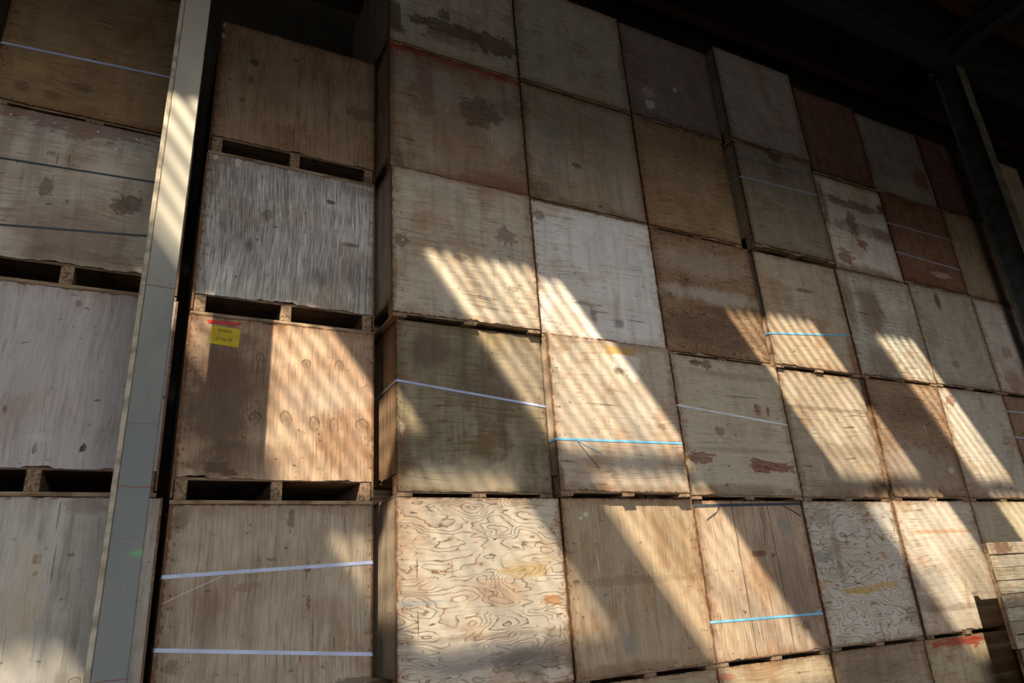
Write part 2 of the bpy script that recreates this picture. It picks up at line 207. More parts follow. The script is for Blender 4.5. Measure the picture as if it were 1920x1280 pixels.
 look={'base': (0.2, 0.18, 0.165), 'alt': (0.26, 0.23, 0.215), 'streak': 0.3},
 straps=[],
 marks=[(1.021, 0.437, 0.1691, 0.143, 'rust', 0.95, 'peel'), (0.649, 0.143, 0.6019, 0.1276, 'pale', 0.35, 'peel'), (1.205, 0.334, 0.0613, 0.2008, 'pale', 0.4, 'soft')]),
dict(key='c6_5',x0=7.377,x1=8.568,yf=4.252,z0=4.805,z1=6.003,side=True,seed=1306,
 label='dark red brown crate with two thin straps, sixth column, second layer down',group='crates of the tall right-hand block',
 look={'base': (0.2, 0.1, 0.065), 'alt': (0.26, 0.15, 0.1), 'streak': 0.25, 'cracks': 0.15},
 straps=[(0.77, 0.775, 0.013, 'lav'), (0.391, 0.359, 0.013, 'lav')],
 marks=[(0.764, 0.213, 0.1556, 0.038, 'pale', 0.75, 'peel')]),
dict(key='c6_4',x0=7.393,x1=8.584,yf=4.24,z0=3.585,z1=4.805,side=True,seed=1300,
 label='grey tan crate with dark drip at top, sixth column, third layer down',group='crates of the tall right-hand block',
 look={'base': (0.38, 0.34, 0.27), 'alt': (0.46, 0.42, 0.35), 'streak': 0.3, 'cracks': 0.5, 'fine': 0.3},
 straps=[],
 marks=[(0.47, 1.061, 0.053, 0.1149, 'umber', 0.85, 'soft'), (0.462, 0.292, 0.0767, 0.0493, 'brown', 0.5, 'soft')]),
dict(key='c6_3',x0=7.403,x1=8.589,yf=4.251,z0=2.379,z1=3.585,side=True,seed=1294,
 label='pale crate with tiny red marks, sixth column, fourth layer down',group='crates of the tall right-hand block',
 look={'base': (0.46, 0.41, 0.34), 'alt': (0.54, 0.49, 0.43), 'streak': 0.15, 'cracks': 0.3, 'fine': 0.25, 'edge': 0.6},
 straps=[],
 marks=[(0.168, 1.052, 0.0677, 0.046, 'rust', 0.8, 'peel'), (0.187, 1.112, 0.0389, 0.0154, 'rust', 0.8, 'peel'), (0.188, 0.104, 0.139, 0.0817, 'rust', 0.45, 'peel'), (0.581, 0.178, 0.0732, 0.0422, 'rust', 0.35, 'peel'), (0.951, 0.633, 0.0521, 0.0152, 'rust', 0.6, 'peel')]),
dict(key='c6_2',x0=7.376,x1=8.543,yf=4.24,z0=1.187,z1=2.379,side=True,seed=1288,
 label='plain tan crate behind the plank panel, sixth column, fifth layer down',group='crates of the tall right-hand block',
 look={'base': (0.42, 0.36, 0.26), 'alt': (0.5, 0.44, 0.33), 'streak': 0.15, 'cracks': 0.35, 'fine': 0.2},
 straps=[],
 marks=[]),
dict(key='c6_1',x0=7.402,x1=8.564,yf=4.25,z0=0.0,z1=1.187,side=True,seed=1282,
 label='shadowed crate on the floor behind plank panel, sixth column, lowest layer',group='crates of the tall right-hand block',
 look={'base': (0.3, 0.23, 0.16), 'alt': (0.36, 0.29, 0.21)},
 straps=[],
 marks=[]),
dict(key='c7_6',x0=8.551,x1=9.749,yf=4.253,z0=6.012,z1=7.15,side=True,seed=1316,
 label='nearly black crate, seventh column, top layer',group='crates of the tall right-hand block',
 look={'base': (0.11, 0.055, 0.05), 'alt': (0.15, 0.085, 0.07), 'streak': 0.3, 'cracks': 0.2},
 straps=[],
 marks=[(0.178, 0.484, 0.1764, 0.006, 'pale', 0.4, 'line')]),
dict(key='c7_5',x0=8.576,x1=9.756,yf=4.251,z0=4.796,z1=6.012,side=True,seed=1310,
 label='dim brown crate, seventh column, second layer down',group='crates of the tall right-hand block',
 look={'base': (0.3, 0.22, 0.15), 'alt': (0.38, 0.3, 0.21), 'streak': 0.3, 'cracks': 0.3},
 straps=[],
 marks=[]),
dict(key='c7_4',x0=8.597,x1=9.733,yf=4.241,z0=3.583,z1=4.796,side=True,seed=1304,
 label='pinkish white crate, seventh column, third layer down',group='crates of the tall right-hand block',
 look={'base': (0.5, 0.43, 0.38), 'alt': (0.6, 0.54, 0.49), 'streak': 0.4, 'cracks': 0.5, 'edge': 0.7},
 straps=[],
 marks=[(0.342, 0.186, 0.2018, 0.1723, 'rust', 0.5, 'soft'), (0.382, 0.556, 0.0883, 0.0721, 'brown', 0.5, 'peel')]),
dict(key='c7_3',x0=8.607,x1=9.759,yf=4.255,z0=2.373,z1=3.583,side=True,seed=1298,
 label='brown crate with two lavender straps, seventh column, fourth layer down',group='crates of the tall right-hand block',
 look={'base': (0.27, 0.17, 0.11), 'alt': (0.36, 0.26, 0.18), 'fig': 0.4},
 straps=[(1.017, 1.023, 0.016, 'lav'), (0.719, 0.694, 0.016, 'lav')],
 marks=[]),
dict(key='c7_2',x0=8.594,x1=9.775,yf=4.26,z0=1.187,z1=2.373,side=True,seed=1292,
 label='tan crate, seventh column, fifth layer down',group='crates of the tall right-hand block',
 look={'base': (0.44, 0.34, 0.23), 'alt': (0.54, 0.44, 0.32)},
 straps=[],
 marks=[]),
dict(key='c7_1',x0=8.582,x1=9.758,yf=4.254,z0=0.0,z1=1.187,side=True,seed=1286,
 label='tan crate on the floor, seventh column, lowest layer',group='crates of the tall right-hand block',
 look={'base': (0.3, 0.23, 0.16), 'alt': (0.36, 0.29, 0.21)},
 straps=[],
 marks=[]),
dict(key='c8_1',x0=9.768,x1=10.943,yf=4.25,z0=0.0,z1=1.187,side=True,seed=1290,
 label='tan crate on the floor, eighth column, lowest layer',group='crates of the tall right-hand block',
 look={'base': (0.44, 0.34, 0.23), 'alt': (0.54, 0.44, 0.32)},
 straps=[],
 marks=[]),
dict(key='c8_2',x0=9.785,x1=10.965,yf=4.259,z0=1.187,z1=2.373,side=True,seed=1296,
 label='tan crate, eighth column, fifth layer down',group='crates of the tall right-hand block',
 look={'base': (0.44, 0.34, 0.23), 'alt': (0.54, 0.44, 0.32)},
 straps=[],
 marks=[]),
dict(key='c8_3',x0=9.769,x1=10.943,yf=4.25,z0=2.373,z1=3.576,side=True,seed=1302,
 label='tan crate, eighth column, fourth layer down',group='crates of the tall right-hand block',
 look={'base': (0.44, 0.34, 0.23), 'alt': (0.54, 0.44, 0.32)},
 straps=[],
 marks=[]),
dict(key='c8_4',x0=9.75,x1=10.929,yf=4.244,z0=3.576,z1=4.785,side=True,seed=1308,
 label='tan crate, eighth column, third layer down',group='crates of the tall right-hand block',
 look={'base': (0.44, 0.34, 0.23), 'alt': (0.54, 0.44, 0.32)},
 straps=[],
 marks=[]),
dict(key='c8_6',x0=9.759,x1=10.925,yf=4.243,z0=6.001,z1=7.22,side=True,seed=1320,
 label='light tan crate beyond the far column, eighth column, top layer',group='crates of the tall right-hand block',
 look={'base': (0.44, 0.37, 0.28), 'alt': (0.5, 0.43, 0.34), 'fine': 0.2, 'cracks': 0.1},
 straps=[],
 marks=[]),
dict(key='c8_5',x0=9.78,x1=10.962,yf=4.257,z0=4.785,z1=6.001,side=True,seed=1314,
 label='tan grey crate beyond the far column, eighth column, second layer down',group='crates of the tall right-hand block',
 look={'base': (0.42, 0.36, 0.28), 'alt': (0.48, 0.42, 0.33)},
 straps=[],
 marks=[]),
dict(key='c1_1',x0=1.39,x1=2.583,yf=4.251,z0=0.0,z1=1.189,side=True,seed=1262,
 label='tan crate on the floor, first column, lowest layer',group='crates of the tall right-hand block',
 look={'base': (0.44, 0.34, 0.23), 'alt': (0.54, 0.44, 0.32)},
 straps=[],
 marks=[]),
dict(key='A5',x0=-1.12,x1=0.03,yf=4.49,z0=4.8,z1=6.0,side=True,seed=407,
 label='dark brown crate with lavender strap, topmost seen left of the grey column',group='crates of the two left stacks',
 look={'base': (0.26, 0.17, 0.09), 'alt': (0.33, 0.23, 0.13), 'cracks': 0.5, 'streak': 0.2, 'fine': 0.35},
 straps=[(0.454, 0.515, 0.016, 'lav')],
 marks=[(0.199, 0.329, 0.1231, 0.0616, 'ochre', 0.25, 'soft'), (0.475, 0.251, 0.0578, 0.0292, 'dark', 0.6, 'peel'), (0.154, 0.154, 0.0534, 0.0498, 'umber', 0.6, 'soft'), (0.328, 0.138, 0.0555, 0.0405, 'umber', 0.5, 'soft')]),
dict(key='A4',x0=-1.13,x1=0.05,yf=4.49,z0=3.62,z1=4.8,side=False,seed=403,
 label='white peeling crate with two dark straps, left of the grey column',group='crates of the two left stacks',
 look={'base': (0.44, 0.38, 0.31), 'alt': (0.6, 0.55, 0.48), 'cracks': 0.5, 'streak': 0.45},
 straps=[(0.788, 0.829, 0.012, 'black'), (0.327, 0.441, 0.012, 'black')],
 marks=[(0.554, 0.375, 0.3513, 0.2071, 'brown', 0.5, 'soft'), (0.818, 0.623, 0.0803, 0.0672, 'umber', 0.8, 'peel'), (0.383, 0.657, 0.0332, 0.0646, 'umber', 0.7, 'peel'), (0.52, 1.164, 0.4436, 0.0887, 'rust', 0.8, 'peel'), (0.519, 1.116, 0.4346, 0.1061, 'grey', 0.35, 'peel'), (0.579, 0.207, 0.3511, 0.0704, 'brown', 0.4, 'soft'), (0.411, 0.859, 0.0049, 0.0477, 'rust', 0.7, 'line'), (0.472, 0.871, 0.005, 0.0519, 'rust', 0.7, 'line'), (0.377, 0.895, 0.0203, 0.0153, 'dark', 0.6, 'peel'), (0.666, 0.835, 0.1723, 0.078, 'white', 0.4, 'soft')]),
dict(key='A3',x0=-1.12,x1=0.062,yf=4.49,z0=2.4,z1=3.62,side=False,seed=399,
 label='smooth pale lavender grey crate with a small hole, left of the column',group='crates of the two left stacks',
 look={'base': (0.46, 0.43, 0.43), 'alt': (0.54, 0.52, 0.52), 'grain': 'v', 'streak': 0.25, 'cracks': 0.1, 'fine': 0.22, 'edge': 0.3, 'nails': 0, 'blotch': 0.1},
 straps=[],
 marks=[(0.58, 0.513, 0.006, 0.0913, 'white', 0.5, 'line'), (0.568, 0.319, 0.0606, 0.0324, 'white', 0.45, 'soft'), (0.776, 0.266, 0.0165, 0.0194, 'dark', 0.95, 'peel'), (0.553, 0.256, 0.0096, 0.0291, 'brown', 0.7, 'peel'), (0.387, 0.462, 0.0094, 0.0221, 'rust', 0.7, 'peel'), (0.641, 1.13, 0.0199, 0.0254, 'umber', 0.5, 'soft')]),
dict(key='A2',x0=-1.13,x1=0.098,yf=4.49,z0=1.2,z1=2.4,side=False,seed=395,
 label='grey cream crate with long cracks, bottom left corner',group='crates of the two left stacks',
 look={'base': (0.46, 0.43, 0.38), 'alt': (0.58, 0.55, 0.52), 'grain': 'v', 'streak': 0.5, 'cracks': 0.2, 'fine': 0.2, 'nails': 0, 'edge': 0.25},
 straps=[],
 marks=[(0.658, 0.878, 0.0174, 0.0213, 'rust', 0.95, 'box'), (0.659, 0.804, 0.0104, 0.0105, 'rust', 0.9, 'peel'), (0.734, 0.857, 0.0043, 0.1204, 'umber', 0.8, 'line'), (0.722, 1.095, 0.0058, 0.0905, 'umber', 0.8, 'line'), (0.626, 0.654, 0.079, 0.3441, 'cream', 0.4, 'soft'), (0.711, 0.978, 0.0535, 0.1909, 'white', 0.35, 'soft'), (0.839, 1.151, 0.0873, 0.0357, 'rust', 0.35, 'peel'), (0.673, 1.154, 0.006, 0.0322, 'green', 0.3, 'line'), (0.907, 0.279, 0.0349, 0.0185, 'umber', 0.7, 'knot'), (0.712, 1.165, 0.0029, 0.0352, 'white', 0.5, 'line')]),
dict(key='A1',x0=-1.12,x1=0.09,yf=4.49,z0=0.0,z1=1.2,side=False,seed=391,
 label='crate on the floor at the base of the far left stack',group='crates of the two left stacks',
 look={'base': (0.44, 0.34, 0.23), 'alt': (0.54, 0.44, 0.32)},
 straps=[],
 marks=[]),
dict(key='B5',x0=0.142,x1=1.346,yf=4.56,z0=4.81,z1=6.015,side=False,seed=410,
 label='dark brown crate topping the stack right of the grey column',group='crates of the two left stacks',
 look={'base': (0.29, 0.19, 0.115), 'alt': (0.36, 0.27, 0.19), 'grain': 'v', 'streak': 0.45, 'cracks': 0.2, 'fine': 0.4, 'edge': 0.5},
 straps=[],
 marks=[(0.241, 0.891, 0.0321, 0.0252, 'dark', 0.85, 'peel'), (0.229, 0.719, 0.028, 0.0492, 'umber', 0.7, 'soft'), (0.002, 1.163, 0.0147, 0.0128, 'white', 0.8, 'peel'), (-0.001, 1.064, 0.0182, 0.0202, 'white', 0.8, 'peel'), (0.178, 0.519, 0.0164, 0.0239, 'umber', 0.8, 'peel'), (0.806, 0.8, 0.0521, 0.3648, 'rust', 0.35, 'soft'), (0.428, 0.625, 0.0865, 0.0988, 'umber', 0.3, 'soft'), (0.341, 0.292, 0.037, 0.0822, 'rust', 0.3, 'soft'), (1.055, 0.656, 0.0865, 0.0652, 'umber', 0.6, 'peel'), (0.081, 0.44, 0.0622, 0.2107, 'umber', 0.3, 'soft')]),
dict(key='B4',x0=0.137,x1=1.346,yf=4.56,z0=3.574,z1=4.81,side=False,seed=406,
 label='silvery grey weathered crate between brown ones, right of the column',group='crates of the two left stacks',
 look={'base': (0.42, 0.41, 0.4), 'alt': (0.68, 0.68, 0.68), 'grain': 'v', 'streak': 0.55, 'cracks': 0.2, 'fine': 0.85, 'edge': 0.45},
 straps=[],
 marks=[(0.047, 1.211, 0.0119, 0.0219, 'white', 0.9, 'peel'), (0.198, 1.197, 0.0211, 0.031, 'white', 0.95, 'peel'), (0.86, 1.022, 0.0295, 0.0161, 'dark', 0.9, 'peel'), (0.208, 0.614, 0.1519, 0.2459, 'dark', 0.32, 'soft'), (0.644, 0.854, 0.1496, 0.1101, 'ochre', 0.18, 'soft'), (1.013, 0.691, 0.0555, 0.0156, 'brown', 0.8, 'peel'), (0.315, 0.562, 0.0343, 0.0719, 'umber', 0.6, 'soft'), (0.793, 0.385, 0.093, 0.0837, 'dark', 0.3, 'soft'), (0.616, 0.233, 0.5172, 0.1209, 'cream', 0.25, 'soft'), (1.081, 1.16, 0.1345, 0.0476, 'brown', 0.4, 'soft'), (0.415, 0.816, 0.0268, 0.0537, 'dark', 0.5, 'peel'), (1.08, 0.454, 0.1184, 0.195, 'umber', 0.3, 'soft')]),
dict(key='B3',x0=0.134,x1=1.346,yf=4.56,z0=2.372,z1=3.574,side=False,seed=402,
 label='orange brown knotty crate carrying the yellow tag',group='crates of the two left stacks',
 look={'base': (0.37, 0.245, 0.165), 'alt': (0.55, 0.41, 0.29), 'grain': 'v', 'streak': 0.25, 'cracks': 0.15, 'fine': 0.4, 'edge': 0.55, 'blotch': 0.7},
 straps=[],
 marks=[(0.734, 0.935, 0.0298, 0.0341, 'umber', 0.95, 'knot'), (0.952, 0.935, 0.0366, 0.0445, 'brown', 0.7, 'knot'), (1.151, 0.78, 0.0413, 0.0347, 'brown', 0.7, 'knot'), (0.618, 0.544, 0.0416, 0.0531, 'brown', 0.8, 'knot'), (0.8, 0.526, 0.0344, 0.0539, 'brown', 0.9, 'knot'), (0.926, 0.518, 0.0353, 0.0545, 'brown', 0.85, 'knot'), (1.12, 0.527, 0.0513, 0.0463, 'brown', 0.8, 'knot'), (0.427, 0.539, 0.0384, 0.0451, 'dark', 0.9, 'knot'), (0.433, 0.942, 0.0281, 0.0332, 'dark', 0.8, 'knot'), (0.728, 0.451, 0.0135, 0.0176, 'brown', 0.8, 'knot'), (0.225, 0.217, 0.0493, 0.0275, 'dark', 0.9, 'box'), (0.298, 0.188, 0.0393, 0.0194, 'dark', 0.9, 'peel'), (0.482, 1.196, 0.0425, 0.0096, 'dark', 0.9, 'box'), (0.223, 0.675, 0.2558, 0.5559, 'umber', 0.8, 'soft'), (0.154, 0.67, 0.1527, 0.4824, 'umber', 0.4, 'soft'), (0.485, 0.713, 0.082, 0.3404, 'umber', 0.4, 'soft'), (0.384, 0.276, 0.3261, 0.1326, 'umber', 0.5, 'soft'), (0.896, 0.726, 0.2673, 0.1493, 'white', 0.2, 'soft')]),  # broad soft umber at left: dark wood plus painted column shade
dict(key='B2',x0=0.137,x1=1.346,yf=4.56,z0=1.166,z1=2.372,side=False,seed=398,
 label='tan crate with two lavender straps, below the knotty crate',group='crates of the two left stacks',
 look={'base': (0.38, 0.31, 0.23), 'alt': (0.46, 0.4, 0.32), 'grain': 'v', 'streak': 0.4, 'cracks': 0.3, 'fine': 0.35, 'edge': 0.5},
 straps=[(0.802, 0.843, 0.021, 'lav'), (0.426, 0.306, 0.021, 'lav')],
 marks=[(0.785, 0.822, 0.0192, 0.0218, 'rust', 0.95, 'peel'), (0.782, 0.776, 0.0048, 0.0247, 'rust', 0.7, 'line'), (0.799, 0.626, 0.0126, 0.0332, 'rust', 0.85, 'peel'), (0.763, 0.325, 0.006, 0.0358, 'rust', 0.7, 'line'), (0.446, 0.733, 0.0591, 0.0266, 'rust', 0.35, 'peel'), (0.867, 0.566, 0.175, 0.0979, 'rust', 0.25, 'soft'), (0.675, 1.117, 0.0208, 0.0565, 'umber', 0.7, 'peel'), (0.057, 1.106, 0.0421, 0.0678, 'umber', 0.5, 'soft'), (0.078, 0.331, 0.0394, 0.0331, 'umber', 0.5, 'peel'), (0.96, 0.388, 0.0048, 0.0443, 'umber', 0.7, 'line'), (0.23, 0.57, 0.0833, 0.1968, 'umber', 0.3, 'soft'), (0.721, 0.516, 0.0028, 0.0662, 'white', 0.4, 'line'), (1.085, 0.168, 0.1286, 0.0202, 'dark', 0.7, 'peel')]),
dict(key='B1',x0=0.137,x1=1.346,yf=4.56,z0=0.0,z1=1.166,side=False,seed=394,
 label='crate on the floor at the base of the middle stack',group='crates of the two left stacks',
 look={'base': (0.44, 0.34, 0.23), 'alt': (0.54, 0.44, 0.32)},
 straps=[],
 marks=[])]
TAGQ = [(0.272, 3.509), (0.447, 3.503), (0.443, 3.373), (0.269, 3.385)]
TAPE = [(0.251, 3.523), (0.319, 3.519), (0.37, 3.524), (0.4, 3.52), (0.448, 3.537), (0.451, 3.549), (0.408, 3.545), (0.359, 3.545), (0.31, 3.544), (0.24, 3.544)]
NAILS = [(-0.985, 4.736), (-0.758, 4.736), (-0.518, 4.74), (-0.297, 4.744), (-0.759, 4.646), (-0.975, 4.623), (-0.405, 4.638)]
SLX, SLY = 6.690, 3.80
TAILS = [('c2_3', [(2.725, -0.604, 2.768), (2.798, -0.606, 2.732), (2.929, -0.608, 2.678)], 'sky', 0.004, 'loose frayed blue strap end'), ('c2_3', [(2.724, -0.604, 2.76), (2.791, -0.606, 2.677), (2.888, -0.608, 2.572)], 'black', 0.003, 'thin loose thread below the blue strap'), ('c3_2', [(4.057, -0.604, 2.326), (4.018, -0.606, 2.276), (3.902, -0.608, 2.22)], 'black', 0.006, 'loose dark strap end on the left'), ('c3_2', [(4.764, -0.604, 2.328), (4.887, -0.606, 2.275), (4.94, -0.608, 2.239)], 'black', 0.007, 'loose dark strap end on the right'), ('c3_2', [(4.801, -0.604, 1.471), (4.878, -0.606, 1.483), (4.952, -0.608, 1.502)], 'sky', 0.006, 'loose blue strap end'), ('B2', [(0.151, -0.604, 1.827), (0.272, -0.606, 1.882), (0.456, -0.608, 1.963)], 'white', 0.0025, 'thin pale string')]
# ------------------------------------------------------------------ helpers
C = bpy.context.scene.collection
R = math.radians

def tag(o, label=None, cat=None, group=None, kind=None):
    if label: o['label'] = label
    if cat: o['category'] = cat
    if group: o['group'] = group
    if kind: o['kind'] = kind
    return o

def empty(name, loc=(0, 0, 0), rz=0.0):
    o = bpy.data.objects.new(name, None)
    o.empty_display_size = .2
    o.location = loc
    o.rotation_euler = (0, 0, rz)
    C.objects.link(o)
    return o

def mesh_obj(name, verts, faces, mat, parent=None, uvs=None, smooth=False):
    me = bpy.data.meshes.new(name)
    me.from_pydata([tuple(v) for v in verts], [], faces)
    uvl = me.uv_layers.new(name='UVMap')
    if uvs is None:
        # metric box projection
        for p in me.polygons:
            n = p.normal
            a = max(range(3), key=lambda i: abs(n[i]))
            for li in p.loop_indices:
                co = me.vertices[me.loops[li].vertex_index].co
                uvl.data[li].uv = ((co.y, co.z), (co.x, co.z), (co.x, co.y))[a]
    else:
        for p in me.polygons:
            for li in p.loop_indices:
                uvl.data[li].uv = uvs[me.loops[li].vertex_index]
    if smooth:
        for p in me.polygons: p.use_smooth = True
    me.materials.append(mat)
    o = bpy.data.objects.new(name, me)
    C.objects.link(o)
    if parent: o.parent = parent
    return o

def box_data(x0, x1, y0, y1, z0, z1, b=0.0):
    """a box with small chamfers on its long edges"""
    if b <= 0:
        v = [(x, y, z) for z in (z0, z1) for y in (y0, y1) for x in (x0, x1)]
        f = [(0, 2, 3, 1), (4, 5, 7, 6), (0, 1, 5, 4), (2, 6, 7, 3), (0, 4, 6, 2), (1, 3, 7, 5)]
        return v, f
    bm = bmesh.new()
    vs, fs = box_data(x0, x1, y0, y1, z0, z1)
    bv = [bm.verts.new(p) for p in vs]
    for q in fs: bm.faces.new([bv[i] for i in q])
    bmesh.ops.bevel(bm, geom=bm.edges[:], offset=b, segments=1, affect='EDGES')
    bmesh.ops.recalc_face_normals(bm, faces=bm.faces[:])
    bm.verts.index_update()
    v = [tuple(x.co) for x in bm.verts]
    f = [tuple(x.index for x in q.verts) for q in bm.faces]
    bm.free()
    return v, f

class MB:
    def __init__(s): s.v = []; s.f = []
    def add(s, v, f):
        n = len(s.v); s.v += list(v); s.f += [tuple(i + n for i in q) for q in f]; return s
    def box(s, *a, b=0.0): return s.add(*box_data(*a, b=b))
    def bar(s, p, q, w, h, up=(0, 0, 1)):
        p = Vector(p); q = Vector(q); d = (q - p).normalized()
        a = d.cross(Vector(up)).normalized(); c = a.cross(d).normalized()
        vs = []
        for e in (p, q):
            for sx, sz in ((-1, -1), (1, -1), (1, 1), (-1, 1)):
                vs.append(e + a * sx * w / 2 + c * sz * h / 2)
        fs = [(3, 2, 1, 0), (4, 5, 6, 7)] + [(i, (i + 1) % 4, 4 + (i + 1) % 4, 4 + i) for i in range(4)]
        return s.add(vs, fs)
    def obj(s, name, mat, parent=None): return mesh_obj(name, s.v, s.f, mat, parent)

# ------------------------------------------------------------------ node helpers
class NT:
    def __init__(s, name):
        m = bpy.data.materials.new(name); m.use_nodes = True
        s.m = m; s.t = m.node_tree; s.t.nodes.clear()
        s.out = s.t.nodes.new('ShaderNodeOutputMaterial')
    def n(s, typ, **kw):
        x = s.t.nodes.new(typ)
        for k, v in kw.items(): setattr(x, k, v)
        return x
    def link(s, a, b): s.t.links.new(a, b)
    def setin(s, sock, v):
        if isinstance(v, bpy.types.NodeSocket): s.link(v, sock)
        else:
            if sock.type == 'RGBA' and len(v) == 3: v = (*v, 1)
            sock.default_value = v
    def math(s, op, a, b=None, c=None, clamp=False):
        x = s.n('ShaderNodeMath', operation=op); x.use_clamp = clamp
        s.setin(x.inputs[0], a)
        if b is not None: s.setin(x.inputs[1], b)
        if c is not None: s.setin(x.inputs[2], c)
        return x.outputs[0]
    def vmath(s, op, a, b=None):
        x = s.n('ShaderNodeVectorMath', operation=op)
        s.setin(x.inputs[0], a)
        if b is not None: s.setin(x.inputs[1], b)
        return x.outputs['Value'] if op in ('LENGTH', 'DISTANCE') else x.outputs[0]
    def ramp(s, v, a, b, c=0.0, d=1.0, smooth=True):
        x = s.n('ShaderNodeMapRange'); x.interpolation_type = 'SMOOTHSTEP' if smooth else 'LINEAR'
        s.setin(x.inputs[0], v)
        for i, k in enumerate((a, b, c, d)): s.setin(x.inputs[i + 1], k)
        return x.outputs[0]
    def noise(s, vec, scale=1.0, detail=2.0, rough=.5, dist=0.0):
        x = s.n('ShaderNodeTexNoise'); x.noise_dimensions = '2D'
        s.setin(x.inputs['Vector'], vec)
        x.inputs['Scale'].default_value = scale; x.inputs['Detail'].default_value = detail
        x.inputs['Roughness'].default_value = rough; x.inputs['Distortion'].default_value = dist
        return x.outputs[0]
    def mapv(s, vec, sc, loc=(0, 0, 0)):
        x = s.n('ShaderNodeMapping'); s.setin(x.inputs[0], vec)
        x.inputs['Scale'].default_value = sc; x.inputs['Location'].default_value = loc
        return x.outputs[0]
    def mix(s, f, a, b, mode='MIX'):
        x = s.n('ShaderNodeMix', data_type='RGBA', blend_type=mode)
        s.setin(x.inputs[0], f); s.setin(x.inputs[6], a); s.setin(x.inputs[7], b)
        return x.outputs[2]
    def xyz(s, vec):
        x = s.n('ShaderNodeSeparateXYZ'); s.setin(x.inputs[0], vec); return x.outputs
    def surface(s, col, rough=.75, bump=None, dist=.002, spec=.25, metal=0.0):
        b = s.n('ShaderNodeBsdfPrincipled')
        s.setin(b.inputs['Base Color'], col); s.setin(b.inputs['Roughness'], rough)
        b.inputs['Specular IOR Level'].default_value = spec
        b.inputs['Metallic'].default_value = metal
        if bump is not None:
            k = s.n('ShaderNodeBump'); k.inputs['Distance'].default_value = dist
            k.inputs['Strength'].default_value = 1.0
            s.setin(k.inputs['Height'], bump); s.link(k.outputs[0], b.inputs['Normal'])
        s.link(b.outputs[0], s.out.inputs[0])
        return s.m

def mul(c, k): return tuple(min(1, x * k) for x in c)

PAL = {'rust': (.17, .055, .032), 'dark': (.045, .030, .022), 'brown': (.13, .075, .045), 'white': (.60, .57, .52),
       'orange': (.42, .19, .07), 'ochre': (.46, .29, .08), 'red': (.30, .035, .02), 'grey': (.20, .20, .20),
       'green': (.10, .42, .14), 'cream': (.52, .44, .32), 'umber': (.09, .055, .035), 'blue': (.18, .32, .40),
       'pale': (.42, .36, .30)}

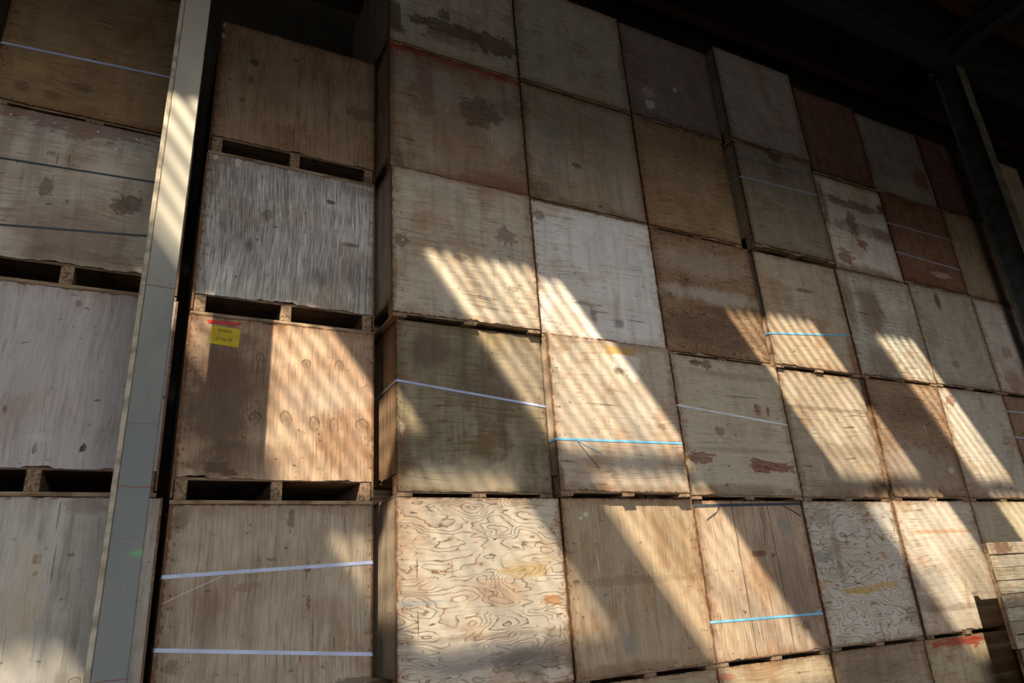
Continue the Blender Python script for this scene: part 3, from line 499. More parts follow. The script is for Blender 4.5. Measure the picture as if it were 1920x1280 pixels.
def plywood(name, base, alt, grain='h', fig=0.0, fine=.35, blotch=.5, streak=.3, edge=.5, cracks=.4,
            nails=1, marks=(), W=1.2, H=1.2, seed=0, figscale=1.0, top=.0, planks=0):
    s = NT(name); rnd = random.Random(seed * 7 + 3)
    uv = s.n('ShaderNodeUVMap'); uv.uv_map = 'UVMap'; uv = uv.outputs[0]
    off = (rnd.uniform(0, 60), rnd.uniform(0, 60), 0)
    P = s.mapv(uv, (1, 1, 1), off)
    # warp a little so that grain is never ruler straight
    G = s.mapv(P, (1, 1, 1) if grain == 'h' else (1, 1, 1))
    sc = (lambda a, b: (a, b, 1)) if grain == 'h' else (lambda a, b: (b, a, 1))
    wob = s.noise(P, 1.1, 1.2)
    wv = s.vmath('ADD', G, s.vmath('MULTIPLY', s.n('ShaderNodeCombineXYZ').outputs[0], (0, 0, 0)))
    wc = s.n('ShaderNodeCombineXYZ')
    wamp = s.math('MULTIPLY', s.math('SUBTRACT', wob, .5), .10)
    s.link(wamp, wc.inputs[1 if grain == 'h' else 0])
    G = s.vmath('ADD', P, wc.outputs[0])
    fine1 = s.noise(s.mapv(G, sc(5, 130)), 1, 3, .65)
    fine2 = s.noise(s.mapv(G, sc(1.5, 52)), 1, 3.5, .62)
    big = s.noise(P, 1.5, 4, .6, .4)
    med = s.noise(P, 5.5, 4, .65, .3)
    spk = s.noise(P, 38, 3, .6)
    run = s.noise(s.mapv(P, (13, 1.3, 1)), 1, 3, .6)          # rain runs, always vertical
    # base colour
    k = s.ramp(big, .5 - .16, .5 + .16)
    col = s.mix(s.math('MULTIPLY', k, min(1, blotch * 1.3)), base, alt)
    k2 = s.ramp(med, .42, .68)
    col = s.mix(s.math('MULTIPLY', k2, blotch * .45), col, mul(base, .62))
    col = s.mix(s.math('MULTIPLY', s.ramp(run, .50, .72), streak), col, mul(base, .45))
    col = s.mix(s.math('MULTIPLY', s.ramp(run, .46, .30), streak * .55), col, mul(alt, 1.25))
    # warm undertone where the face veneer has weathered through
    wn_ = s.noise(s.mapv(P, (2.1, 1.5, 1), (7, 3, 0)), 1, 5, .68, .3)
    ff = s.math('ADD', wn_, s.math('MULTIPLY', s.math('SUBTRACT', fine2, .5), .35))
    col = s.mix(s.math('MULTIPLY', s.ramp(ff, .52, .66), .34 + blotch * .5), col, (base[0] * .74, base[1] * .53, base[2] * .38))
    gn_ = s.noise(s.mapv(G, sc(9, 260)), 1, 2, .7)
    # fine grain
    col = s.mix(s.math('MULTIPLY', s.ramp(fine1, .47, .70), fine), col, mul(base, .36))
    col = s.mix(s.math('MULTIPLY', s.ramp(fine2, .50, .72), fine * .75), col, mul(base, .42))
    col = s.mix(s.math('MULTIPLY', s.ramp(fine1, .48, .30), fine * .5), col, mul(alt, 1.35))
    col = s.mix(s.math('MULTIPLY', s.ramp(gn_, .50, .72), .16 + fine * .35), col, mul(base, .40))
    height = s.math('MULTIPLY', fine1, .35)
    # peeled-cut contour figure
    if fig > 0:
        Fv = s.mapv(G, sc(1.25 * figscale, 4.4 * figscale))
        p1 = s.noise(Fv, 1.0, 1.6, .5, .25)
        p2 = s.noise(s.mapv(G, sc(4.2 * figscale, 11 * figscale)), 1, 2.0, .5)
        ph = s.math('ADD', s.math('MULTIPLY', p1, 15.0), s.math('MULTIPLY', p2, 2.6))
        fr = s.math('FRACT', ph)
        ln = s.math('MAXIMUM', s.math('MAXIMUM', s.ramp(fr, .80, .97), s.ramp(fr, .45, 1.0, 0, .35)), s.ramp(fr, .06, .0))
        brk = s.ramp(s.noise(s.mapv(G, sc(3, 12)), 1, 2), .30, .50, .25, 1)
        ln = s.math('MULTIPLY', ln, brk)
        fcol = s.mix(s.ramp(big, .42, .58), mul(base, .20), (base[0] * .46, base[1] * .29, base[2] * .18))
        col = s.mix(s.math('MULTIPLY', ln, fig * .95), col, fcol)
        height = s.math('SUBTRACT', height, s.math('MULTIPLY', ln, .5))
    x = s.xyz(uv); u, v = x[0], x[1]
    # long thin cracks along the grain
    if cracks > 0:
        cr = s.noise(s.mapv(G, sc(1.25, 62)), 1, 2.5, .55, .25)
        cm = s.ramp(s.noise(P, 3.1, 2), .50, .64)
        c1 = s.math('MULTIPLY', s.ramp(cr, .675, .715), cm)
        col = s.mix(s.math('MULTIPLY', c1, min(1, cracks * 1.5)), col, mul(base, .16))
        height = s.math('SUBTRACT', height, s.math('MULTIPLY', c1, 1.2))
    # small dark pecks and bruises
    pk = s.math('MULTIPLY', s.ramp(s.noise(s.mapv(P, (15, 26, 1)), 1, 2, .5), .70, .76), s.ramp(med, .45, .6))
    col = s.mix(s.math('MULTIPLY', pk, .75), col, mul(base, .22))
    # worn and dirty borders
    ud = s.math('MINIMUM', u, s.math('SUBTRACT', W, u))
    vd = s.math('MINIMUM', s.math('SUBTRACT', v, .03), s.math('SUBTRACT', H, v))
    ed = s.math('MINIMUM', ud, vd)
    rag = s.math('ADD', ed, s.math('MULTIPLY', s.math('SUBTRACT', med, .5), .22))
    if edge > 0: col = s.mix(s.math('MULTIPLY', s.ramp(rag, .085, -.01), edge), col, (base[0] * .46, base[1] * .30, base[2] * .20))
    rim = s.math('ADD', ed, s.math('MULTIPLY', s.math('SUBTRACT', s.noise(P, 24, 3), .5), .045))
    if edge > 0: col = s.mix(s.math('MULTIPLY', s.ramp(rim, .016, .0), .85), col, (base[0] * .30, base[1] * .18, base[2] * .12))
    if top > 0:
        tv = s.math('ADD', s.math('SUBTRACT', H, v), s.math('MULTIPLY', s.math('SUBTRACT', med, .5), .25))
        col = s.mix(s.math('MULTIPLY', s.ramp(tv, .07, .02), top), col, PAL['red'])
    if planks:
        for q in range(1, planks):
            wq = s.math('MULTIPLY', s.math('SUBTRACT', s.noise(s.mapv(P, (.1, 3, 1)), 1, 2), .5), .03)
            dl = s.math('ABSOLUTE', s.math('ADD', s.math('SUBTRACT', u, W * q / planks), wq))
            col = s.mix(s.ramp(dl, .006, .001), col, PAL['dark'])
    # rows of nail heads along both sides
    if nails:
        cell = s.math('DIVIDE', v, .095)
        ci = s.math('FLOOR', cell)
        wn = s.n('ShaderNodeTexWhiteNoise'); wn.noise_dimensions = '1D'; s.link(s.math('ADD', ci, seed * 1.37), wn.inputs['W'])
        j = s.xyz(wn.outputs['Color'])
        dv = s.math('MULTIPLY', s.math('SUBTRACT', s.math('FRACT', cell), s.math('ADD', .3, s.math('MULTIPLY', j[0], .4))), .095)
        for c0 in (.028, .062):
            du = s.math('SUBTRACT', ud, s.math('ADD', c0, s.math('MULTIPLY', s.math('SUBTRACT', j[1 if c0 < .05 else 2], .5), .022)))
            dd = s.math('SQRT', s.math('ADD', s.math('MULTIPLY', du, du), s.math('MULTIPLY', s.math('MULTIPLY', dv, dv), .7)))
            nn = s.math('MULTIPLY', s.ramp(dd, .0062, .0038), s.math('GREATER_THAN', j[2 if c0 < .05 else 0], .12 if c0 < .05 else .55))
            col = s.mix(s.math('MULTIPLY', nn, .85 if c0 < .05 else .6), col, mul(base, .12))
            hal = s.math('MULTIPLY', s.ramp(dd, .024, .004), s.ramp(spk, .35, .6))
            col = s.mix(s.math('MULTIPLY', hal, .30), col, (base[0] * .5, base[1] * .32, base[2] * .2))
    # individual marks: stains, peeled patches, knots, scratches, shade painted on B3
    for mk in marks:
        mu, mv, ru, rv, cname, al, kind = mk
        cc = PAL[cname] if isinstance(cname, str) else cname
        du = s.math('DIVIDE', s.math('SUBTRACT', u, mu), ru)
        dv_ = s.math('DIVIDE', s.math('SUBTRACT', v, mv), rv)
        if kind == 'box':
            d = s.math('MAXIMUM', s.math('ABSOLUTE', du), s.math('ABSOLUTE', dv_))
        else:
            d = s.math('SQRT', s.math('ADD', s.math('MULTIPLY', du, du), s.math('MULTIPLY', dv_, dv_)))
        if kind == 'line':
            f = s.ramp(d, 1.0, .7)
        elif kind == 'knot':
            dn = s.math('ADD', d, s.math('MULTIPLY', s.math('SUBTRACT', spk, .5), .5))
            wb = s.noise(s.mapv(P, (16, 16, 1), (mu * 7, mv * 3, 0)), 1, 3)
            dn = s.math('ADD', dn, s.math('MULTIPLY', s.math('SUBTRACT', wb, .5), .9))
            ring = s.math('MULTIPLY', s.ramp(dn, .58, .82), s.ramp(dn, 1.10, .86))
            ring = s.math('MULTIPLY', ring, s.ramp(s.math('ADD', dv_, s.math('MULTIPLY', wb, 1.6)), -.6, 1.2, .25, 1.0))
            f = s.math('MAXIMUM', ring, s.ramp(dn, .9, .1, 0, .5))
        elif kind == 'soft':
            dn = s.math('ADD', d, s.math('MULTIPLY', s.math('SUBTRACT', med, .5), 1.3))
            f = s.ramp(dn, 1.25, .45)
        else:   # 'peel', 'box': hard ragged edge that follows the grain
            m_ = 1.1 / max(.02, min(.14, ru)); n_ = 1.1 / max(.012, min(.10, rv))
            ngh = s.noise(s.mapv(P, (m_, n_, 1), (mu * 9, mv * 5, 0)), 1, 4, .68, .5)
            k_ = 2.3 if kind == 'peel' else .45
            dn = s.math('ADD', s.math('MULTIPLY', d, .85), s.math('MULTIPLY', s.math('SUBTRACT', ngh, .5), k_))
            dn = s.math('ADD', dn, s.math('MULTIPLY', s.math('SUBTRACT', fine2, .5), k_ * .35))
            f = s.math('MULTIPLY', s.ramp(dn, 1.04, .84), s.ramp(fine1, .62, .40, .62, 1.0))
        col = s.mix(s.math('MULTIPLY', f, al), col, cc)
    rough = s.ramp(med, .3, .7, .62, .85)
    return s.surface(col, rough, s.math('MULTIPLY', height, 1.0), .0022, .22)

def timber(name, base, dark, seed=0, axis=0):
    s = NT(name)
    tc = s.n('ShaderNodeTexCoord').outputs['Object']
    oi = s.n('ShaderNodeObjectInfo')
    P = s.vmath('ADD', tc, s.vmath('MULTIPLY', oi.outputs['Location'], (3.1, 2.7, 4.3)))
    g = s.n('ShaderNodeTexNoise'); s.link(s.mapv(P, ((4, 60, 60) if axis == 0 else (60, 4, 60))), g.inputs['Vector'])
    g.inputs['Scale'].default_value = 1; g.inputs['Detail'].default_value = 3
    b = s.n('ShaderNodeTexNoise'); s.link(P, b.inputs['Vector']); b.inputs['Scale'].default_value = 5; b.inputs['Detail'].default_value = 3
    col = s.mix(s.ramp(g.outputs[0], .4, .7), base, dark)
    col = s.mix(s.ramp(b.outputs[0], .48, .68, 0, .7), col, mul(dark, .6))
    return s.surface(col, .8, g.outputs[0], .0015, .2)

def flat(name, col, rough=.6, spec=.3, metal=0.0, var=.15, scale=6):
    s = NT(name)
    tc = s.n('ShaderNodeTexCoord').outputs['Object']
    b = s.n('ShaderNodeTexNoise'); s.link(tc, b.inputs['Vector']); b.inputs['Scale'].default_value = scale; b.inputs['Detail'].default_value = 4
    c = s.mix(s.ramp(b.outputs[0], .35, .7), mul(col, 1 + var), mul(col, 1 - var))
    return s.surface(c, rough, None, .001, spec, metal)

# ------------------------------------------------------------------ shared materials
M = {
 'raw': timber('weathered_timber', (.34, .25, .17), (.15, .09, .05)),
 'rawy': timber('weathered_timber_runner', (.30, .21, .14), (.12, .07, .042), axis=1),
 'deck': timber('deck_board', (.22, .15, .10), (.10, .06, .04)),
 'lav': flat('lavender_strapping', (.36, .43, .66), .4, .4),
 'white': flat('white_strapping', (.62, .66, .74), .4, .4),
 'sky': flat('sky_blue_strapping', (.16, .44, .68), .4, .4),
 'teal': flat('teal_strapping', (.07, .20, .27), .45, .3),
 'black': flat('dark_strapping', (.045, .06, .075), .45, .3),
 'yellow': flat('yellow_paper', (.50, .38, .025), .7, .2, var=.06),
 'redtape': flat('red_tape', (.48, .012, .010), .45, .4),
 'ink': flat('black_ink', (.02, .018, .018), .6, .2),
 'staple': flat('steel_staple', (.7, .7, .7), .3, .5, .6),
}
SIDE_POOL = []
for i, (b, a) in enumerate([((.38, .28, .19), (.48, .39, .28)), ((.46, .37, .28), (.56, .47, .37)), ((.20, .13, .08), (.28, .2, .13)), ((.26, .22, .17), (.36, .31, .26))]):
    SIDE_POOL.append(plywood('aged_plywood_side_%d' % i, b, a, 'v', fine=.4, streak=.5, seed=200 + i, nails=0, cracks=.3))

# ------------------------------------------------------------------ crates
BB, RUN, DK = .024, .118, .018     # bottom board, runner, deck thickness
T = .013                            # plywood thickness

def ragged_panel(name, a, b, z0, z1, pos, axis, mat, parent, rnd, rough=.0025, notches=0, flip=False):
    """plywood sheet with worn upper and lower edges; lies in the plane axis=pos, thickness T inwards"""
    n = 44
    us = [a + (b - a) * i / n for i in range(n + 1)]
    lo = []; hi = []
    w1 = w2 = 0
    for i in range(n + 1):
        w1 = w1 * .6 + rnd.gauss(0, rough); w2 = w2 * .6 + rnd.gauss(0, rough * .6)
        lo.append(z0 + abs(w1)); hi.append(z1 - abs(w2))
    for _ in range(notches):
        c = rnd.randrange(3, n - 3); w = rnd.randrange(1, 4); d = rnd.uniform(.006, .018)
        for i in range(max(0, c - w), min(n, c + w) + 1): lo[i] += d * rnd.uniform(.4, 1)
    V = []; F = []; UV = []
    for i in range(n + 1):
        for zz in (lo[i], hi[i]):
            for t in (0, 1):
                d = pos[0] if t == 0 else pos[1]
                V.append((us[i], d, zz) if axis == 'y' else (d, us[i], zz))
                UV.append((us[i] - a, zz))
    for i in range(n):
        k = i * 4
        F += [(k, k + 4, k + 6, k + 2), (k + 5, k + 1, k + 3, k + 7), (k + 1, k + 5, k + 4, k), (k + 2, k + 6, k + 7, k + 3)]
    F += [(0, 2, 3, 1), (n * 4 + 1, n * 4 + 3, n * 4 + 2, n * 4)]
    return mesh_obj(name, V, F, mat, parent, UV)

def strap_mesh(hw, hd, pts, w, mat, parent, label):
    """a flat plastic band pulled tight round the four sides; pts = heights FL, FR, BR, BL"""
    e = .0025; r = .006
    FL, FR, BR, BL = pts
    loop = [(-hw - e, -hd + r, FL), (-hw + r, -hd - e, FL), (hw - r, -hd - e, FR), (hw + e, -hd + r, FR),
            (hw + e, hd - r, BR), (hw - r, hd + e, BR), (-hw + r, hd + e, BL), (-hw - e, hd - r, BL)]
    V = []; F = []
    n = len(loop)
    for x, y, z in loop:
        l = math.hypot(x, y); ox, oy = x / l * .0016, y / l * .0016
        V += [(x, y, z - w / 2), (x, y, z + w / 2), (x + ox, y + oy, z + w / 2), (x + ox, y + oy, z - w / 2)]
    for i in range(n):
        a = i * 4; b = ((i + 1) % n) * 4
        for q in range(4):
            F.append((a + q, b + q, b + (q + 1) % 4, a + (q + 1) % 4))
    o = mesh_obj('strap', V, F, mat, parent)
    o['label'] = label
    return o

def crate(key, x0, x1, yf, z0, z1, look, label, group, straps=(), marks=(), side=True, depth=1.2, seed=0, name='plywood_crate'):
    W = x1 - x0; H = z1 - z0
    rnd = random.Random(seed)
    root = empty(name, ((x0 + x1) / 2, yf + depth / 2, z0))
    tag(root, label, 'crate', group)
    hw, hd = W / 2, depth / 2
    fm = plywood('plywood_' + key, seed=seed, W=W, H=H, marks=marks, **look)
    sm = SIDE_POOL[look_side(look, rnd)]
    low = BB + .008; high = BB + RUN + .004
    if side:      # we look at a runner side: sheet reaches down over the runner
        ragged_panel('side_panel', -hw, hw, low, H - .002, (-hd, -hd + T), 'y', fm, root, rnd, .002, 2)
        ragged_panel('side_panel', -hw, hw, low, H - .002, (hd, hd - T), 'y', sm, root, rnd)
        ragged_panel('end_panel', -hd + T, hd - T, high, H - .002, (-hw + .001, -hw + T), 'x', sm, root, rnd, .003, 2)
        ragged_panel('end_panel', -hd + T, hd - T, high, H - .002, (hw - .001, hw - T), 'x', sm, root, rnd)
        for yy in (-hd + T + .045, 0, hd - T - .045):
            MB().box(-hw + .002, hw - .002, yy - .045, yy + .045, BB, BB + RUN, b=.003).obj('runner', M['raw'], root)
        for xx in (-hw + .052, 0, hw - .052):
            MB().box(xx - .05, xx + .05, -hd, hd, 0, BB, b=.002).obj('bottom_board', M['rawy'], root)
    else:
        ragged_panel('end_panel', -hw + T, hw - T, high, H - .002, (-hd + .001, -hd + T), 'y', fm, root, rnd, .003, 4)
        ragged_panel('end_panel', -hw + T, hw - T, high, H - .002, (hd - .001, hd - T), 'y', sm, root, rnd)
        ragged_panel('side_panel', -hd, hd, low, H - .002, (-hw, -hw + T), 'x', sm, root, rnd)
        ragged_panel('side_panel', -hd, hd, low, H - .002, (hw, hw - T), 'x', sm, root, rnd)
        for xx, q in ((-hw + T + .04, 1), (-.01, 1), (hw - T - .04, 1)):
            MB().box(xx - .035, xx + .035, -hd + .004, hd - .004, BB, BB + RUN, b=.004).obj('runner', M['rawy'], root)
        for yy in (-hd + .055, 0, hd - .055):
            MB().box(-hw, hw, yy - .052, yy + .052, 0, BB, b=.002).obj('bottom_board', M['raw'], root)
    MB().box(-hw + T + .001, hw - T - .001, -hd + T + .001, hd - T - .001, BB + RUN, BB + RUN + DK).obj('deck', M['deck'], root)
    for sx in (-1, 1):
        for sy in (-1, 1):
            cx = sx * (hw - T - .035); cy = sy * (hd - T - .035)
            MB().box(cx - .033, cx + .033, cy - .033, cy + .033, BB + RUN + DK, H - .01, b=.004).obj('corner_post', M['raw'], root)
    for (zl, zr, w, mt) in straps:
        strap_mesh(hw, hd, (zl, zr, zr, zl), w, M[mt], root,
                   {'lav': 'pale lavender plastic strap', 'white': 'white plastic strap', 'sky': 'sky blue plastic strap',
                    'teal': 'dull teal plastic strap', 'black': 'dark strap'}[mt])
    return root

def look_side(look, rnd):
    b = look['base']; lum = sum(b) / 3
    return 1 if lum > .33 else (3 if lum > .25 and b[0] - b[2] < .12 else (0 if lum > .2 else 2))

# ------------------------------------------------------------------ setting
s = NT('dusty_concrete')
tc = s.n('ShaderNodeTexCoord').outputs['Object']
nz = s.n('ShaderNodeTexNoise'); s.link(tc, nz.inputs['Vector']); nz.inputs['Scale'].default_value = 1.2; nz.inputs['Detail'].default_value = 8
mfloor = s.surface(s.mix(nz.outputs[0], (.26, .23, .19), (.40, .36, .30)), .85, nz.outputs[0], .004)
s = NT('corrugated_wall_sheet')
tc = s.n('ShaderNodeTexCoord').outputs['Object']
nz = s.n('ShaderNodeTexNoise'); s.link(tc, nz.inputs['Vector']); nz.inputs['Scale'].default_value = 2; nz.inputs['Detail'].default_value = 5
mwall = s.surface(s.mix(nz.outputs[0], (.05, .045, .04), (.10, .085, .07)), .8)
mroof = flat('fibre_cement_roof', (.035, .030, .025), .9, .1, var=.3, scale=2)
msteel = flat('dark_steel', (.032, .033, .034), .6, .3)
mred = flat('red_oxide_steel', (.055, .022, .016), .7, .2)

def ground():
    n = 24; V = []; F = []
    x0, x1, y0, y1 = XL, XR, YF, YB
    for j in range(n + 1):
        for i in range(n + 1):
            V.append((x0 + (x1 - x0) * i / n, y0 + (y1 - y0) * j / n, 0))
    for j in range(n):
        for i in range(n):
            k = j * (n + 1) + i; F.append((k, k + 1, k + n + 2, k + n + 1))
    v2 = len(V)
    V += [(x0, y0, -.15), (x1, y0, -.15), (x1, y1, -.15), (x0, y1, -.15)]
    F.append((v2 + 3, v2 + 2, v2 + 1, v2))
    tag(mesh_obj('floor', V, F, mfloor), kind='structure')
ground()

def corrugated(name, a0, a1, fn, mat, pitch=.13, amp=.02, label=None):
    n = int(round((a1 - a0) / pitch)) * 6
    V = []; F = []
    for i in range(n + 1):
        a = a0 + (a1 - a0) * i / n
        V += fn(a, amp * math.cos(2 * math.pi * (a - a0) / pitch))
    m = len(fn(a0, 0))
    for i in range(n):
        for j in range(m - 1):
            k = i * m + j
            F.append((k, k + 1, k + m + 1, k + m))
    return tag(mesh_obj(name, V, F, mat, smooth=True), kind='structure')

HTOP = 10.2
corrugated('wall_back', XL - .13, XR + .13, lambda a, w: [(a, YB + w, 0), (a, YB + w, HTOP)], mwall)
corrugated('wall_left', YF - .13, YB + .13, lambda a, w: [(XL + w, a, 0), (XL + w, a, HTOP)], mwall)
corrugated('wall_right', YF - .13, YB + .13, lambda a, w: [(XR + w, a, 0), (XR + w, a, HTOP)], mwall)
# the wall behind the camera with its wide drive-in doorway
D0, D1, DH = DOOR
def fw(a, w):
    if D0 < a < D1: return [(a, YF + w, DH), (a, YF + w, HTOP)]
    return [(a, YF + w, 0), (a, YF + w, HTOP)]
corrugated('wall_front', XL - .13, XR + .13, fw, mwall)
MB().box(D0 - .12, D0, YF - .1, YF + .1, 0, DH + .12).box(D1, D1 + .12, YF - .1, YF + .1, 0, DH + .12).box(D0, D1, YF - .1, YF + .1, DH, DH + .12).obj('door_1', msteel)['kind'] = 'structure'

def hroof(y): return H0 + MS * (4.25 - y)
PITCH = .13; AMP = .02
def yz(z): return 4.25 - (H0 - z) / (SE - MS)
LIGHTS = []
for (xw0, xw1, za, zb, _g) in BANDS:
    d = (H0 - 3.5) / (SE - MS)
    LIGHTS.append((xw0 - SS * d, xw1 - SS * d, yz(za), yz(zb)))
def roof():
    nx = int(round((XR - XL) / PITCH + 4)) * 4
    ys = sorted({YF - .15, YB + .15} | {v for q in LIGHTS for v in q[2:]})
    xs = [XL - PITCH * 2 + (XR - XL + PITCH * 4) * i / nx for i in range(nx + 1)]
    m = len(ys)
    V = [(x, y, hroof(y) + AMP * math.cos(2 * math.pi * x / PITCH)) for x in xs for y in ys]
    F = []; holes = {}
    for i in range(nx):
        xm = (xs[i] + xs[i + 1]) / 2
        for j in range(m - 1):
            ym = (ys[j] + ys[j + 1]) / 2
            q = (i * m + j, (i + 1) * m + j, (i + 1) * m + j + 1, i * m + j + 1)
            hit = None
            for li, (a, b, c, d) in enumerate(LIGHTS):
                if a < xm < b and c < ym < d: hit = (li, 0)
            if hit: holes.setdefault(hit, []).append(q)
            else: F.append(q)
    tag(mesh_obj('ceiling', V, F, mroof, smooth=True), kind='structure')
    # old translucent sheets, trough tint added to imitate the corrugation's light stripes
    def sheet(nm, k0):
      s = NT(nm)
      tc = s.n('ShaderNodeTexCoord').outputs['Object']
      x = s.xyz(tc)[0]
      w = s.math('COSINE', s.math('MULTIPLY', x, 2 * math.pi / PITCH))
      nz = s.n('ShaderNodeTexNoise'); s.link(s.mapv(tc, (2.2, .9, 1)), nz.inputs['Vector']); nz.inputs['Scale'].default_value = 1; nz.inputs['Detail'].default_value = 3
      t = s.math('MULTIPLY', s.ramp(w, -.8, .6, .25, 1.0), s.ramp(nz.outputs[0], .34, .60, .55, 1.0))
      tr = s.n('ShaderNodeBsdfTransparent'); cb = s.n('ShaderNodeCombineXYZ')
      for i, c in enumerate((1.0, .96, .86)): s.link(s.math('MULTIPLY', t, c * k0), cb.inputs[i])
      s.link(cb.outputs[0], tr.inputs[0]); s.link(tr.outputs[0], s.out.inputs[0])
      return s.m
    ML = {q[4]: sheet('clear_rooflight_sheet' if q[4] > .9 else 'dimmed_rooflight_sheet', q[4]) for q in BANDS}  # lower transmission added to some sheets to weaken their sun bands
    for n_, ((li, si), qs) in enumerate(sorted(holes.items())):
        used = sorted({i for q in qs for i in q}); mp = {k: i for i, k in enumerate(used)}
        tag(mesh_obj('window_%d' % (n_ + 1), [V[k] for k in used], [tuple(mp[i] for i in q) for q in qs], ML[BANDS[li][4]], smooth=True), kind='structure')
roof()

# ------------------------------------------------------------------ steelwork
def paint():
    s = NT('flaking_grey_paint')
    tc = s.n('ShaderNodeTexCoord').outputs['Object']
    def n3(sc, loc=1, det=4):
        n = s.n('ShaderNodeTexNoise'); s.link(s.mapv(tc, sc), n.inputs['Vector']); n.inputs['Scale'].default_value = loc; n.inputs['Detail'].default_value = det
        return n.outputs[0]
    a = n3((3, 3, 1.2)); b = n3((22, 22, 14)); c = n3((40, 40, 60), 1, 3)
    x = s.xyz(tc)
    # light painted into the coat: lit cream above, shaded grey-blue below
    hz = s.math('ADD', x[2], s.math('MULTIPLY', s.math('SUBTRACT', a, .5), 1.6))
    col = s.mix(s.ramp(hz, 2.9, 4.0), (.150, .170, .170), (.43, .40, .34))
    col = s.mix(s.ramp(a, .45, .65, 0, .35), col, (.25, .245, .21))
    eu = s.math('SUBTRACT', .071, s.math('ABSOLUTE', x[0]))
    ee = s.math('ADD', eu, s.math('MULTIPLY', s.math('SUBTRACT', b, .5), .012))
    col = s.mix(s.ramp(ee, .004, .0, 0, .8), col, PAL['brown'])
    col = s.mix(s.ramp(b, .70, .76, 0, .8), col, PAL['brown'])
    col = s.mix(s.ramp(c, .76, .80, 0, .7), col, (.62, .60, .55))
    # rust lines where the paint has cracked across, and a green smear
    wob = s.math('MULTIPLY', s.math('SUBTRACT', n3((9, 9, 9), 1, 3), .5), .03)
    for z, al in ((.94, .6), (1.50, .9), (2.33, .9), (2.64, .5), (3.38, .8), (2.10, .3)):
        dz = s.math('ABSOLUTE', s.math('ADD', s.math('SUBTRACT', x[2], z), wob))
        col = s.mix(s.ramp(dz, .0045, .0015, 0, al), col, PAL['rust'])
    du = s.math('DIVIDE', s.math('SUBTRACT', x[0], .045), .045); dv = s.math('DIVIDE', s.math('SUBTRACT', x[2], 2.03), .02)
    d = s.math('ADD', s.math('SQRT', s.math('ADD', s.math('MULTIPLY', du, du), s.math('MULTIPLY', dv, dv))), s.math('MULTIPLY', s.math('SUBTRACT', b, .5), 1.2))
    col = s.mix(s.ramp(d, 1.2, .3, 0, .55), col, PAL['green'])
    return s.surface(col, .55, b, .0012, .35)
mpaint = paint()

def steel_column(x0, W, label, mf, mw_, lean=0.0):
    DP, TF = .31, .016
    root = empty('steel_column', (x0 + W / 2, 3.77 + DP / 2, 0))
    root.rotation_euler[1] = R(lean)
    tag(root, label, 'column', 'steel columns in front of the stacks')
    # front flange with a slightly rounded, rust-lined left lip
    MB().box(-W / 2, W / 2, -DP / 2, -DP / 2 + TF, .02, 8.12, b=.004).obj('flange', mf, root)
    MB().box(-W / 2, W / 2, DP / 2 - TF, DP / 2, .02, 8.12, b=.004).obj('flange', mw_, root)
    MB().box(-.006, .006, -DP / 2 + TF, DP / 2 - TF, .02, 8.12).obj('web', mw_, root)
    MB().box(-.18, .18, -.24, .24, 0, .02, b=.003).obj('base_plate', msteel, root)
    return root
c1 = steel_column(-.129, .142, 'pale grey painted steel column with rust cracks, left of centre stack', mpaint, mpaint, .32)
# a steel angle packed against the left side of the first column
MB().box(-.071 - .026, -.071 - .001, -.150, -.135, .02, 8.0, b=.003).obj('edge_strip', flat('cream_edge_paint', (.36, .32, .25), .7, .2, var=.35, scale=14), c1)
steel_column(9.125, .175, 'dark steel column standing at the far right', flat('worn_brown_grey_paint', (.15, .135, .11), .7, .2, var=.3), flat('dark_blue_grey_paint', (.055, .06, .06), .6, .3, var=.3))

def ibeam(name, p, q, w, h, mat, label, cat, tf=.014):
    p = Vector(p); q = Vector(q)
    root = empty(name, p); tag(root, label, cat)
    d = q - p
    up = Vector((0, 0, 1))
    c = (d.normalized().cross(up)).normalized().cross(d.normalized())
    MB().bar(-c * (h / 2 - tf / 2), d - c * (h / 2 - tf / 2), w, tf).obj('flange', mat, root)
    MB().bar(c * (h / 2 - tf / 2), d + c * (h / 2 - tf / 2), w, tf).obj('flange', mat, root)
    MB().bar(Vector((0, 0, 0)), d, .01, h - 2 * tf).obj('web', mat, root)
    return root
ibeam('eaves_beam', (XL + .2, 3.86, 8.27), (XR - .2, 3.86, 8.27), .20, .30, msteel, 'dark steel eaves beam running above the column tops', 'beam')
ibeam('rafter', (9.21, 4.2, 8.42), (9.21, YF + .3, 8.42 + MS * (3.9 - YF)), .17, .0001 + .26, msteel, 'dark steel rafter running from the far column towards the viewer', 'beam')
for k, yy in enumerate((4.93, 3.42, 1.9, .3, -3.9, -6.5, -9.5)):
    z = hroof(yy) - .11
    o = MB().box(XL + .1, XR - .1, yy - .035, yy + .035, z - .075, z + .075).box(XL + .1, XR - .1, yy - .035, yy + .05, z + .06, z + .075).obj('purlin', mred)
    tag(o, ['red oxide purlin behind the eaves beam, over the stack tops', 'red oxide purlin just in front of the eaves beam, under the roof sheets',
            'red oxide purlin second in front of the eaves beam', 'red oxide purlin above the camera side of the aisle', 'red oxide purlin between rooflight runs',
            'red oxide purlin well behind the camera', 'red oxide purlin nearest the doorway'][k], 'purlin', 'roof purlins')
tag(MB().bar((8.9, 4.0, 8.05), (10.02, 4.84, 8.46), .05, .05).obj('brace', mred), 'thin diagonal brace left of the far column, from beam to purlin', 'brace')
tag(MB().bar((9.34, 3.62, 7.95), (11.0, 3.62, 8.52), .05, .05).obj('brace', msteel), 'thin steel rod rising to the right from the far column head', 'brace')

# ------------------------------------------------------------------ build the stacks
roots = {}
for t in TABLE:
    roots[t['key']] = crate(**t)

